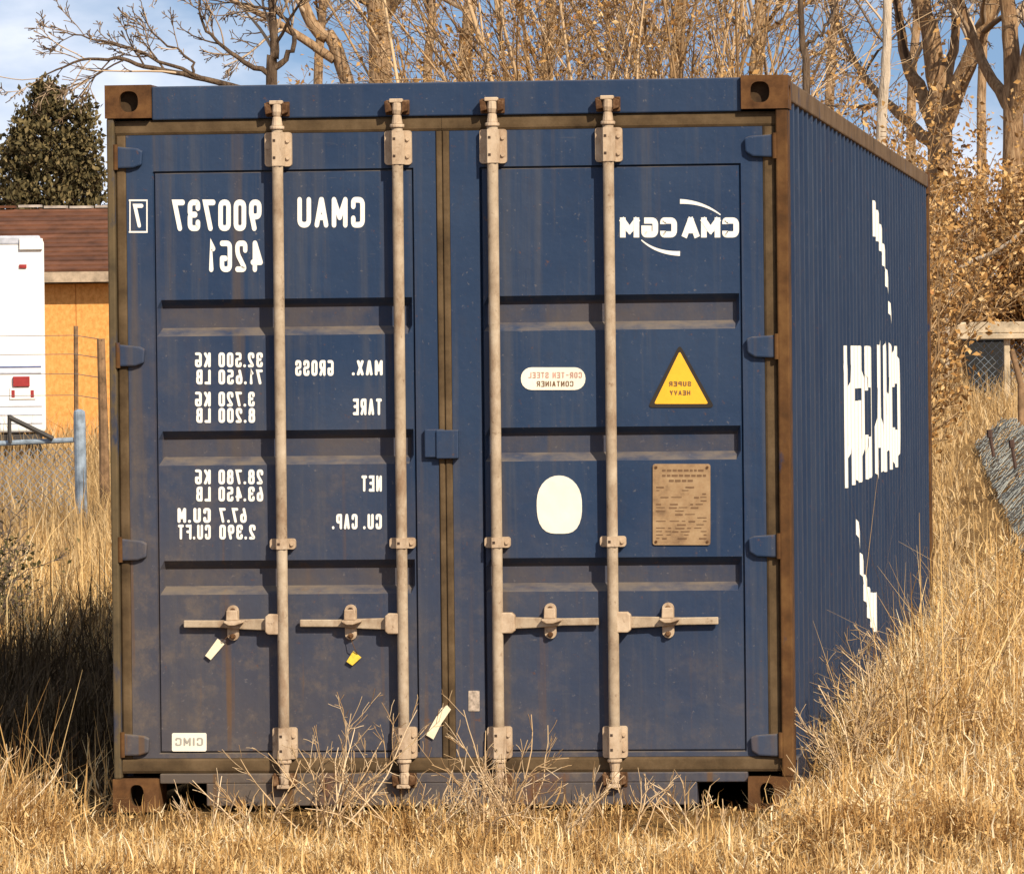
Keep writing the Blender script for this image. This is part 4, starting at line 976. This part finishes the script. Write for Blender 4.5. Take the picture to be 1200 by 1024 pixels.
# trees with trunks one can tell apart
def tree(name, trunk_pts, radii, label, seed, limbs=(), bark_m=None, twig=None, spec=None, group=None, limb_level=0):
    """trunk_pts: world polyline; limbs: further polylines with radii; crown grows from all of them"""
    r = np.random.default_rng(seed); base = np.array(trunk_pts[0], float); T = Wood(); C = Wood()
    def densify(P, k=4, wig=0.0):
        P = np.asarray(P, float); Q = np.concatenate([[2*P[0]-P[1]], P, [2*P[-1]-P[-2]]]); out = [P[0]]
        for i in range(len(P)-1):
            p0, p1, p2, p3 = Q[i:i+4]
            for j in range(1, k+1):
                t = j/k; out.append(0.5*(2*p1+(p2-p0)*t+(2*p0-5*p1+4*p2-p3)*t*t+(3*p1-p0-3*p2+p3)*t**3)+r.normal(0, wig, 3)*(j < k))
        return np.array(out)
    sp = spec or [((9, 12), 0.42, 0.75, 0.10, 0.03, 7, 4, 0.45), ((6, 9), 0.42, 0.7, 0.13, 0.01, 5, 3, 0.55), ((4, 6), 0.45, 0.7, 0.15, 0, 3, 3, 0.6), (3, 0.5, 0.7, 0.15, 0, 2, 3, 0.7)]
    P = densify(trunk_pts, 4, 0.1*radii[1])-base; R = np.interp(np.linspace(0, 1, len(P)), np.linspace(0, 1, len(radii)), radii)
    T.tube(P, R, 12, 0.5); grow(C, P[len(P)//4:], R[len(P)//4:]*0.9, 0, sp, r)
    for L, lr in limbs:
        Q = densify(L, 5, 0.008)-base; RR = np.interp(np.linspace(0, 1, len(Q)), np.linspace(0, 1, len(lr)), lr); T.tube(Q, RR, 8, 0.5); grow(C, Q, RR, limb_level, sp, r)
    root = empty(name, tuple(base), label, 'tree', group); T.build('trunk', bark_m or M_BARK, root); C.build('crown', twig or M_TWIG, root); return root
def up_line(Y, pix, base_px=None):
    """trunk polyline: stands on the ground at depth Y, passes the given pixels (from low to high)"""
    b = base_px if base_px is not None else pix[0][0]; x = xat(b, Y); pts = [np.array([x, Y, gz(x, Y)-0.1])]
    for px, py in pix: pts.append(at(px, py, Y))
    return pts
def hi(Y, px, z, dy=0): x = xat(px, Y); return np.array([x, Y+dy, z])
Y1 = 40
tree('cottonwood_tree', up_line(Y1, [(446, 100), (447, 40), (440, 0)]) + [hi(Y1, 430, 7.2), hi(Y1, 425, 10.5)], (0.15, 0.118, 0.11, 0.105, 0.07, 0.02), 'stout cottonwood trunk with furrowed tan bark forking over the roof', 500,
     limbs=[([at(447, 20, Y1), at(470, -40, Y1), hi(Y1, 500, 8.5)], (0.09, 0.06, 0.01))])
Y2 = 44
tree('cottonwood_tree', up_line(Y2, [(546, 100), (549, 30), (552, -20)]) + [hi(Y2, 556, 7.5), hi(Y2, 548, 10.0)], (0.095, 0.075, 0.072, 0.07, 0.045, 0.01), 'straight slender cottonwood trunk beside the stout forking one', 501)
Y3 = 36
tree('leaning_tree', up_line(Y3, [(408, 100), (375, 40), (350, -10)], 545) + [hi(Y3, 300, 7.0), hi(Y3, 260, 8.5)], (0.10, 0.068, 0.062, 0.055, 0.035, 0.01), 'tan barked trunk leaning away from the stout cottonwood', 502,
     limbs=[([at(392, 70, Y3), at(330, 30, Y3), at(255, -10, Y3), at(200, -60, Y3)], (0.05, 0.035, 0.02, 0.008))])
Y4 = 30
sp4 = [((9, 12), 0.34, 0.65, 0.10, 0.04, 6, 4, 0.5), ((6, 8), 0.42, 0.6, 0.12, 0.02, 5, 3, 0.6), ((3, 5), 0.45, 0.65, 0.14, 0, 3, 3, 0.7)]
tree('spreading_tree', up_line(Y4, [(318, 130), (322, 60), (318, 0)]) + [hi(Y4, 312, 6.6)], (0.075, 0.05, 0.04, 0.03, 0.006), 'bare tree reaching long thin dark boughs over the roof corner', 503, bark_m=M_BARKDK, twig=M_TWIG, spec=sp4,
     limbs=[([at(316, 112, Y4), at(240, 93, Y4), at(180, 80, Y4), at(135, 68, Y4), at(85, 74, Y4), at(38, 98, Y4)], (0.030, 0.024, 0.020, 0.015, 0.010, 0.004)),
            ([at(240, 93, Y4), at(175, 66, Y4), at(120, 48, Y4), at(62, 38, Y4)], (0.018, 0.013, 0.009, 0.004)),
            ([at(318, 90, Y4), at(270, 62, Y4), at(238, 28, Y4), at(232, -20, Y4)], (0.026, 0.018, 0.012, 0.006)),
            ([at(226, 92, Y4), at(222, 70, Y4), at(180, 40, Y4), at(160, -5, Y4)], (0.016, 0.011, 0.008, 0.003)),
            ([at(322, 80, Y4), at(345, 50, Y4), at(330, 20, Y4), at(290, 5, Y4), at(245, 0, Y4)], (0.03, 0.022, 0.016, 0.010, 0.005))])
Y6 = 20
tree('pale_sapling', up_line(Y6, [(1032, 180), (1038, 90), (1040, 0)]) + [hi(Y6, 1044, 5.4), hi(Y6, 1040, 7.0)], (0.045, 0.037, 0.034, 0.030, 0.02, 0.005), 'slim pale barked sapling rising clear of the leafy thicket', 504, bark_m=M_BARKPALE,
     spec=[((6, 8), 0.22, 0.8, 0.1, 0.03, 5, 4, 0.35), (5, 0.4, 0.7, 0.12, 0, 4, 3, 0.6), (3, 0.4, 0.7, 0.12, 0, 2, 3, 0.7)])
Y7 = 18
tree('dark_sapling', up_line(Y7, [(945, 120), (941, 60), (938, 0)]) + [hi(Y7, 930, 5.2), hi(Y7, 925, 6.4)], (0.035, 0.026, 0.022, 0.018, 0.012, 0.004), 'thin dark stemmed sapling just above the rusty roof corner', 505, bark_m=M_BARKDK, twig=M_TWIGDK,
     limbs=[([at(944, 55, Y7), at(965, 38, Y7), at(978, 12, Y7), at(980, -20, Y7)], (0.014, 0.010, 0.008, 0.004))], spec=[((5, 7), 0.25, 0.7, 0.1, 0.03, 5, 4, 0.4), (4, 0.4, 0.7, 0.12, 0, 4, 3, 0.6), (3, 0.4, 0.7, 0.12, 0, 2, 3, 0.7)])
Y8 = 50
lim = lambda *a: [at(px, py, Y8+dy) for px, py, dy in a]
tree('willow_tree', up_line(Y8, [(1102, 150), (1093, 60), (1080, 0)]) + [hi(Y8, 1060, 7.0), hi(Y8, 1050, 9.0)], (0.19, 0.14, 0.115, 0.10, 0.06, 0.02), 'large old willow with several stems spreading from low down', 506, bark_m=M_BARKRED,
     limbs=[(lim((1102, 160, 0), (1080, 110, .3), (1062, 70, .5), (1050, 0, .6), (1030, -80, .6)), (0.11, 0.09, 0.07, 0.05, 0.01)), (lim((1104, 150, 0), (1140, 60, -.3), (1165, 0, -.4), (1190, -90, -.4)), (0.13, 0.10, 0.08, 0.02)),
            (lim((1100, 120, 0), (1118, 60, .4), (1120, 0, .5), (1125, -90, .5)), (0.08, 0.06, 0.05, 0.01)), (lim((1095, 170, 0), (1060, 140, .5), (1020, 100, .8), (985, 40, 1), (970, -20, 1)), (0.09, 0.06, 0.045, 0.03, 0.01))])
Y9 = 48.5
lim = lambda *a: [at(px, py, Y9+dy) for px, py, dy in a]
tree('willow_tree', up_line(Y9, [(1188, 170), (1186, 80), (1180, 0)]) + [hi(Y9, 1170, 7.0), hi(Y9, 1160, 9.5)], (0.18, 0.125, 0.10, 0.09, 0.05, 0.02), 'thick reddish willow trunk standing clear to one side of the spreading one', 507, bark_m=M_BARKRED,
     limbs=[(lim((1188, 150, 0), (1205, 60, -.3), (1235, -20, -.4)), (0.10, 0.08, 0.03)), (lim((1186, 130, 0), (1150, 70, .4), (1128, 10, .5), (1105, -60, .5)), (0.08, 0.06, 0.05, 0.01))])
for i, (px, Y, z, lab) in enumerate([(885, 42, 8, 'bare grey tree standing between the brushy trees and the dark sapling'), (640, 48, 8, 'bare tree standing behind the first brushy twig trees'), (790, 50, 8, 'bare tree deep behind the brushy twig trees'), (372, 56, 7, 'slim bare tree standing behind the leaning tan trunk'), (500, 55, 7.5, 'slim bare tree between the two cottonwood trunks'), (972, 54, 7.5, 'slim bare tree just past the dark sapling'), (1068, 57, 7.5, 'slim bare tree between the pale sapling and the old willow'), (1150, 58, 7.5, 'slim bare tree between the two willows')]):
    tree('bare_tree', up_line(Y, [(px, 120), (px+6, 0)]) + [hi(Y, px-8, z)], (0.10, 0.075, 0.06, 0.02) if i < 3 else (0.085, 0.06, 0.05, 0.015), lab, 520+i)
# a pale bent branch lies through the bushes by the fence
W = Wood(); P = [at(1118, 318, 40.4), at(1140, 306, 40.3), at(1165, 296, 40.2), at(1188, 281, 40.1), at(1215, 252, 40), at(1250, 200, 40)]
P = [np.array([xat(1108, 40.8), 40.8, gz(xat(1108, 40.8), 40.8)])] + [at(1110, 370, 40.6)] + P
W.tube(np.array(P), np.linspace(0.030, 0.014, len(P)), 8, 0.9); o = W.build('fallen_branch', M_BARKPALE); tag(o, 'pale bare bent branch arching out of the leafy thicket', 'branch')

MINR[0] = 0.002
# conifer behind the house
def conifer(px, Y, ztop, half, seed, label):
    r = np.random.default_rng(seed); x = xat(px, Y); base = np.array([x, Y, gz(x, Y)-0.1]); H = ztop-base[2]
    T = Wood(); T.tube(np.array([[0, 0, 0], [0.05, 0, H*.5], [0, 0, H*0.97]]), [0.18, 0.10, 0.01], 8, 0.3)
    Vs, Fs, As, n = [], [], [], 0; tips = []
    for lead, (dx, hh, hw) in enumerate(((0, 1.0, half), (0.75, 0.95, half*0.5), (-0.6, 0.88, half*0.6))):
        for k in range(430 if lead == 0 else 200):
            t = r.uniform(0.06, 1)**0.8; z = H*hh*t; wid = hw*(1-t)**0.62*(0.82+0.35*r.random())+0.06; a = r.uniform(0, 2*math.pi)
            p0 = np.array([dx*min(1, z/H*1.6), 0, z]); p1 = p0+np.array([math.cos(a)*wid, math.sin(a)*wid, 0.25*wid+r.uniform(0.05, 0.35)])
            P = np.array([p0, (p0+p1)/2+r.normal(0, 0.04, 3), p1]); T.tube(P, [0.02, 0.012, 0.004], 3, 0.2)
            for s_ in range(3):
                q = p0+(p1-p0)*r.uniform(0.45, 1.0); tips.append(np.array([q, q+r.normal(0, 0.10, 3)+np.array([0, 0, 0.16])]))
    V, F, A = leaf_cloud(tips, 9, 0.13, r, 0.075, -0.9)
    A = np.clip(A*0.9+0.05, 0, 1)
    root = empty('juniper_tree', tuple(base), label, 'tree'); T.build('trunk', M_BARKDK, root); np_mesh('crown', V, F, M_CONIFER, root, A)
conifer(58, 104, 7.0, 2.0, 600, 'dark green juniper tree rising behind the brown roofed house')

# dark sage shrubs at the left
for i, (px, Y, h) in enumerate([(-22, 9.5, 0.80), (-75, 10.5, 0.9)]):
    shrub('sage_shrub', xat(px, Y), Y, h, 620+i, 'dark olive leafy shrub at the edge of the dry field', 'dark shrubs in the field', nstem=13, spread=0.8, leaf=0.035, per=4, twig=M_TWIGDK, leafmat=M_SAGE, rad=0.008)

# a far wood closes the horizon
def far_wood():
    r = np.random.default_rng(700); W = Wood(); n = 700
    for k in range(n):
        y = r.uniform(150, 230); x = CAM[0]+(y-CAM[1])*r.uniform(-0.30, 0.12); h = r.uniform(3, 7.5); b = np.array([x, y, gz(x, y)-0.2])
        P = wander(b, (r.normal(0, .12), r.normal(0, .12), 1), h, 4, 0.06, 0, r); W.tube(P, [0.10, 0.08, 0.06, 0.04, 0.01], 3, float(r.beta(2, 2)))
        for j in range(7):
            p = P[r.integers(1, 4)]; W.tube(wander(p, (r.normal(), r.normal(), 0.9), h*0.35, 3, 0.1, 0.05, r), [0.05, 0.03, 0.02, 0.01], 3, float(r.beta(2, 2)))
    o = W.build('far_wood', M_TWIG); tag(o, 'far off bare wood along the horizon', 'wood', kind='stuff')
far_wood()

# ------------------------------------------------------------------ the house
M_SHINGLE = [flat_mat('brown_shingle', c, 0.9, 0.2, 3, 0.3) for c in ((0.115, 0.045, 0.022, 1), (0.14, 0.056, 0.028, 1), (0.095, 0.038, 0.02, 1))]
def osb():
    n = NT('sheathing_board'); v = n.coord((3, 3, 2.2)); c = n.ramp(n.noise(v, 5, 8, 0.75), [(0.3, (0.46, 0.19, 0.05)), (0.5, (0.68, 0.32, 0.09)), (0.7, (0.78, 0.43, 0.15))]); return n.done(c, 0.8, 0, 0.15)
M_OSB = osb(); M_FASCIA = flat_mat('weathered_fascia', (0.40, 0.31, 0.22, 1), 0.9, 0.25, 4); M_SOFFIT = flat_mat('dark_soffit', (0.05, 0.03, 0.02, 1), 0.9); M_CAP = flat_mat('pale_ridge_tile', (0.42, 0.36, 0.31, 1), 0.8, 0.2, 5)
def house():
    Y = 84.4; xl, xr = xat(-420, Y), xat(330, Y); ze = at(60, 318, Y)[2]; zf = at(60, 331, Y)[2]; YR = Y+3.6; zr = at(60, 245, YR)[2]
    root = empty('house', ((xl+xr)/2, Y+3.6, gz(xl, Y)), 'low house with brown shingle roof and orange board walls', 'house')
    P = lambda o: adopt(o, root)
    m = MB(); m.box(xl+0.5, xr-0.5, Y+0.42, Y+6.4, -0.2, zf-0.02); w = P(m.build('wall', M_OSB))
    k = 0; x = xl+0.5
    while x < xr-0.6:
        x2 = min(x+1.19, xr-0.5); m = MB(); m.box(x, x2, Y+0.400, Y+0.4195, 0.0, zf-0.03); q = m.build('board', M_OSB); q.parent = w; x = x2+0.012
    m = MB(); m.box(xl, xr, Y-0.02, Y+0.03, zf, ze); P(m.build('fascia', M_FASCIA))
    m = MB(); m.box(xl, xr, Y+0.031, Y+0.42, zf-0.018, zf+0.02); P(m.build('soffit', M_SOFFIT))
    m = MB(); m.poly([(xl, Y+0.03, ze-0.03), (xr, Y+0.03, ze-0.03), (xr, YR, zr-0.03), (xl, YR, zr-0.03)]); m.poly([(xl, YR, zr-0.03), (xr, YR, zr-0.03), (xr, 2*YR-Y, ze-0.03), (xl, 2*YR-Y, ze-0.03)])
    for xx in (xl+0.5, xr-0.5): m.poly([(xx, Y+0.72, zf), (xx, 2*YR-Y-0.72, zf), (xx, YR, zr-0.05)])
    rf = P(m.build('roof', M_SOFFIT)); n = 14; r = random.Random(5)
    for k in range(n):
        a, b = k/n, (k+1.25)/n
        p0 = np.array([Y-0.03+(YR-Y)*a, ze+(zr-ze)*a]); p1 = np.array([Y-0.03+(YR-Y)*min(b, 1), ze+(zr-ze)*min(b, 1)])
        m = MB(); t0, t1 = 0.034+r.uniform(-.004, .006), 0.006
        m.v += [(xl-0.05, p0[0], p0[1]-0.005), (xr+0.05, p0[0], p0[1]-0.005), (xr+0.05, p0[0], p0[1]+t0), (xl-0.05, p0[0], p0[1]+t0), (xr+0.05, p1[0], p1[1]+t1), (xl-0.05, p1[0], p1[1]+t1)]
        m.f += [(0, 1, 2, 3), (3, 2, 4, 5)]
        q = m.build('shingle_course', M_SHINGLE[k % 3]); q.parent = rf
    x = xl
    while x < xr:
        m = MB(); dz = r.uniform(-0.01, 0.03); m.box(x, x+0.40, YR-0.12, YR+0.12, zr+0.005+dz, zr+0.05+dz); q = m.build('ridge_tile', M_CAP if r.random() < 0.65 else M_SHINGLE[0]); q.parent = rf; x += 0.47
house()

# ------------------------------------------------------------------ white travel trailer
M_WHITE = flat_mat('trailer_white', (0.80, 0.79, 0.76, 1), 0.4, 0.03, 2); M_GREYP = flat_mat('trailer_grey', (0.42, 0.44, 0.50, 1), 0.5); M_BLUESTR = flat_mat('blue_stripe', (0.10, 0.13, 0.28, 1), 0.5)
M_RED = flat_mat('red_lens', (0.30, 0.03, 0.03, 1), 0.5); M_TYRE = flat_mat('tyre', (0.02, 0.02, 0.02, 1), 0.9); M_STEEL = flat_mat('galvanised_pipe', (0.25, 0.31, 0.38, 1), 0.5, 0.25, 12); M_LINK = flat_mat('dull_link_wire', (0.30, 0.31, 0.28, 1), 0.7, 0.3, 3); M_DKSTEEL = flat_mat('dark_steel', (0.05, 0.045, 0.042, 1), 0.6)
def trailer():
    Y = 64.5; xr = xat(53, Y); xl = xr-2.4; z0 = at(40, 507, Y)[2]; z1 = at(40, 279, Y)[2]; g0 = gz(xr, Y)
    root = empty('travel_trailer', (xr, Y, g0), 'white boxy travel trailer with red tail lamp parked beyond the fence', 'trailer'); P = lambda o: adopt(o, root)
    m = MB(); m.box(xl, xr, Y, Y+6.2, z0, z1-0.02); P(m.build('body', M_WHITE, None, 0.06, False, 4))
    m = MB(); m.box(xl+0.03, xr-0.05, Y-0.015, Y+6.2, z1-0.10, z1+0.035); P(m.build('roof_cap', M_GREYP, None, 0.03))
    m = MB(); a = at(23, 284, Y); b = at(50, 291, Y); m.box(a[0], b[0], Y-0.05, Y+0.5, b[2]-0.02, a[2]+0.05); P(m.build('roof_vent', M_WHITE, None, 0.01))
    for yy, mt in ((430, M_BLUESTR), (437, M_GREYP)):
        z = at(20, yy, Y)[2]; m = MB(); m.box(xl+0.05, xr-0.06, Y-0.006, Y+0.01, z-0.012, z+0.012); P(m.build('stripe', mt))
    def rect(nm, a, b, c, d, mt, dy): p, q = at(a, d, Y), at(b, c, Y); m = MB(); m.box(p[0], q[0], Y-dy, Y+0.01, p[2], q[2]); return P(m.build(nm, mt, None, 0.006))
    rect('clearance_light', 23, 31.5, 310, 314.5, M_RED, 0.03); rect('tail_lamp', 16, 35, 441, 453, M_RED, 0.05)
    pl_ = rect('number_plate', 12, 42, 454, 468, M_WHITE, 0.02)
    for a, b in ((14, 18), (36, 40)): rect('plate_letter', a, b, 457, 466, M_RED, 0.024)
    for yy in (476, 486, 496): z = at(20, yy, Y)[2]; m = MB(); m.box(xl+0.04, xr-0.05, Y-0.008, Y+0.01, z-0.008, z+0.008); P(m.build('trim_strip', M_GREYP))
    m = MB(); m.box(xl+0.1, xr-0.1, Y-0.16, Y-0.06, z0-0.16, z0-0.02); m.box(xl+0.4, xl+0.5, Y-0.07, Y+0.4, z0-0.14, z0-0.03); m.box(xr-0.5, xr-0.4, Y-0.07, Y+0.4, z0-0.14, z0-0.03); P(m.build('bumper', M_DKSTEEL))
    for sx in (xl+0.12, xr-0.12):
        for yy in (3.0, 3.9):
            m = MB(); m.tube([(sx-0.11, Y+yy, g0+0.34), (sx+0.11, Y+yy, g0+0.34)], 0.34, 20); P(m.build('wheel', M_TYRE))
    root.rotation_euler.z = math.radians(11.6)
    m = MB(); m.box(xl+0.3, xr-0.3, Y+0.2, Y+7.2, z0-0.14, z0-0.01); m.box((xl+xr)/2-0.05, (xl+xr)/2+0.05, Y+7.0, Y+7.1, g0, z0); P(m.build('chassis', M_DKSTEEL))
trailer()

# ------------------------------------------------------------------ fences
def link_mesh(A, B, h0, h1, cell, rad, mat, parent, lean=(0, 0), sag=None):
    """chain link between ground points A and B: two families of straight diagonal wires"""
    A, B = np.array(A, float), np.array(B, float); L = np.linalg.norm(B-A); u = (B-A)/L; H = h1-h0; W = Wood()
    def pt(s, h):
        p = A+u*s; q = np.array([p[0], p[1], gz(p[0], p[1])+h0]); k = sag(s/L) if sag else 1.0
        return q+np.array([lean[0]*h*k, lean[1]*h*k, h*k*(1 if not sag else 0.75)])
    n = int(L/cell); r = np.random.default_rng(5)
    for i in range(-int(H/cell)-1, n+1):
        for d in (1, -1):
            s0 = i*cell if d == 1 else i*cell+H; P = []
            for k in range(7):
                h = H*k/6; s = s0+d*h
                if -1e-6 <= s <= L+1e-6: P.append(pt(s, h)+(r.normal(0, 0.006, 3) if sag else 0))
            if len(P) > 1: W.tube(P, [rad]*len(P), 3, 0.5)
    o = W.build('chain_link_mesh', mat, None, False); adopt(o, parent); o['kind'] = 'stuff'; return o
def pipe_gate():
    Y = 35.4; x = xat(94, Y); g0 = gz(x, Y); zt = at(94, 481, Y)[2]
    root = empty('pipe_fence', (x, Y, g0), 'galvanised pipe fence with a stout round post and sloping brace', 'fence')
    m = MB(); m.tube([at(96.5, 640, Y)-np.array([0, 0, .1]), at(93, 486, Y), at(93, 482, Y), at(93, 479.5, Y)], [0.056, 0.056, 0.052, 0.02], 14); adopt(m.build('post', M_STEEL), root)
    a = at(86, 515.5, Y); b = at(-160, 527, Y); m = MB(); m.tube([a, b], 0.026, 10); adopt(m.build('rail', M_STEEL), root)
    m = MB(); m.tube([at(11, 489, Y-0.05), at(62, 514, Y-0.05)], 0.024, 8); m.tube([at(11, 486, Y-0.05), at(11, 505, Y-0.05), at(12, 519, Y-0.05)], 0.02, 6); adopt(m.build('brace', M_DKSTEEL), root)
    xb2 = xat(-160, Y); m = MB(); m.tube([(xb2, Y, gz(xb2, Y)-.1), (xb2, Y, zt)], 0.05, 10); adopt(m.build('post', M_STEEL), root)
    link_mesh((xb2, Y), (x, Y), 0.03, b[2]-gz(xb2, Y)-0.02, 0.075, 0.0036, M_STEEL, root)
pipe_gate()
M_OLDWOOD = flat_mat('old_fence_wood', (0.23, 0.14, 0.075, 1), 0.9, 0.35, 6, 0.4); M_GREYWOOD = flat_mat('grey_weathered_wood', (0.52, 0.42, 0.29, 1), 0.9, 0.28, 5, 0.4); M_WIRE = flat_mat('fence_wire', (0.16, 0.13, 0.11, 1), 0.6)
def wire_fence():
    Y = 37.5; x = xat(121, Y); root = empty('wire_fence', (x, Y, gz(x, Y)), 'old wooden post and strand wire fence beside the container', 'fence')
    m = MB(); m.tube([(x, Y, gz(x, Y)-.1), at(121, 500, Y), at(118, 397, Y)], [0.055, 0.048, 0.040], 9); adopt(m.build('post', M_OLDWOOD), root)
    Yb = 60; xp = xat(88, Yb); m = MB(); m.tube([(xp, Yb, gz(xp, Yb)-.1), at(89, 382, Yb)], 0.032, 7); adopt(m.build('post', M_OLDWOOD), root)
    for py in (398, 420, 443, 468):
        m = MB(); z = at(120, py, Y)[2]; zf_ = at(88, py-5, Yb)[2]; m.tube([(x, Y-0.05, z), (xp, Yb-0.04, zf_), (xp-8, Yb+0.5, zf_)], 0.0045, 4); adopt(m.build('wire_strand', M_WIRE), root)
wire_fence()
def rail_fence():
    Y = 36.6; x0 = xat(1121, Y); x1 = xat(1500, Y); root = empty('rail_fence', ((x0+x1)/2, Y, gz(x0, Y)), 'weathered plank rail fence backed with chain link by the thicket', 'fence')
    za, zb2, zc = at(1150, 377.5, Y)[2], at(1150, 391, Y)[2], at(1150, 397.5, Y)[2]
    m = MB(); m.box(x0, x1, Y-0.07, Y-0.03, zb2+0.004, za); adopt(m.build('rail', M_GREYWOOD, None, 0.008), root)
    m = MB(); m.box(x0+0.01, x1, Y-0.10, Y-0.028, zc, zb2); adopt(m.build('rail', M_GREYWOOD, None, 0.008), root)
    for px in (1180, 1300, 1420):
        xx = xat(px, Y); m = MB(); m.box(xx-0.028, xx+0.028, Y-0.026, Y+0.04, gz(xx, Y)-.1, zc+0.06); adopt(m.build('post', M_GREYWOOD, None, 0.01), root)
    link_mesh((x0+0.1, Y+0.09), (x1, Y+0.09), 0.02, zc-gz(x0, Y), 0.075, 0.0024, M_STEEL, root)
rail_fence()
W = Wood(); xq = xat(1196, 30); W.tube([(xq, 30, gz(xq, 30)-.1), at(1196, 450, 30), at(1186, 411, 30)], [0.03, 0.028, 0.026], 8, 0.5); o = W.build('leaning_post', M_OLDWOOD); tag(o, 'short weathered post leaning in the grass before the rail fence', 'post')
def fallen_fence():
    a = (xat(1212, 15.5), 15.5); b = (xat(1141, 28.0), 28.0)
    root = empty('fallen_fence', (a[0], a[1], gz(*a)), 'collapsed grey chain link fencing sagging over the dry grass', 'fence')
    k = lambda t: 1.0-0.72*t
    link_mesh(a, b, 0.05, 1.0, 0.11, 0.0042, M_LINK, root, (0.85, 0.10), k)
    for px, py, Y in ((1160, 508, 25.5), (1186, 520, 23.0)):
        xx = xat(px, Y)+0.06; p = at(px, py, Y); m = MB(); m.tube([(xx, Y, gz(xx, Y)-.1), p-np.array([0, 0, .02])], 0.015, 6); m.tube([p-np.array([0, 0, .03]), p+np.array([-.005, 0, .03])], 0.022, 7); adopt(m.build('post', flat_mat('rusty_post_cap', (0.07, 0.04, 0.03, 1), 0.8)), root)
fallen_fence()

# low dark box added to fill the dark area under the rail
def dark_box():
    Y = 39.2; x0, x1 = xat(1130, Y), xat(1176, Y); z = gz(x0, Y); zt = at(1150, 399, Y)[2]
    m = MB(); m.prism_y([(x0+0.05, z-0.05), (x1-0.05, z-0.05), (x1, zt), (x0, zt)], Y, Y+0.55); o = empty('added_dark_box', ((x0+x1)/2, Y+0.27, z), 'dark low box added behind the chain link under the plank rail', 'dark_box'); adopt(m.build('dark_box_body', M_TYRE), o)
    m = MB(); m.box(x0-0.02, x1+0.02, Y-0.02, Y+0.57, zt+0.001, zt+0.03); adopt(m.build('dark_box_top', M_TYRE), o)
dark_box()
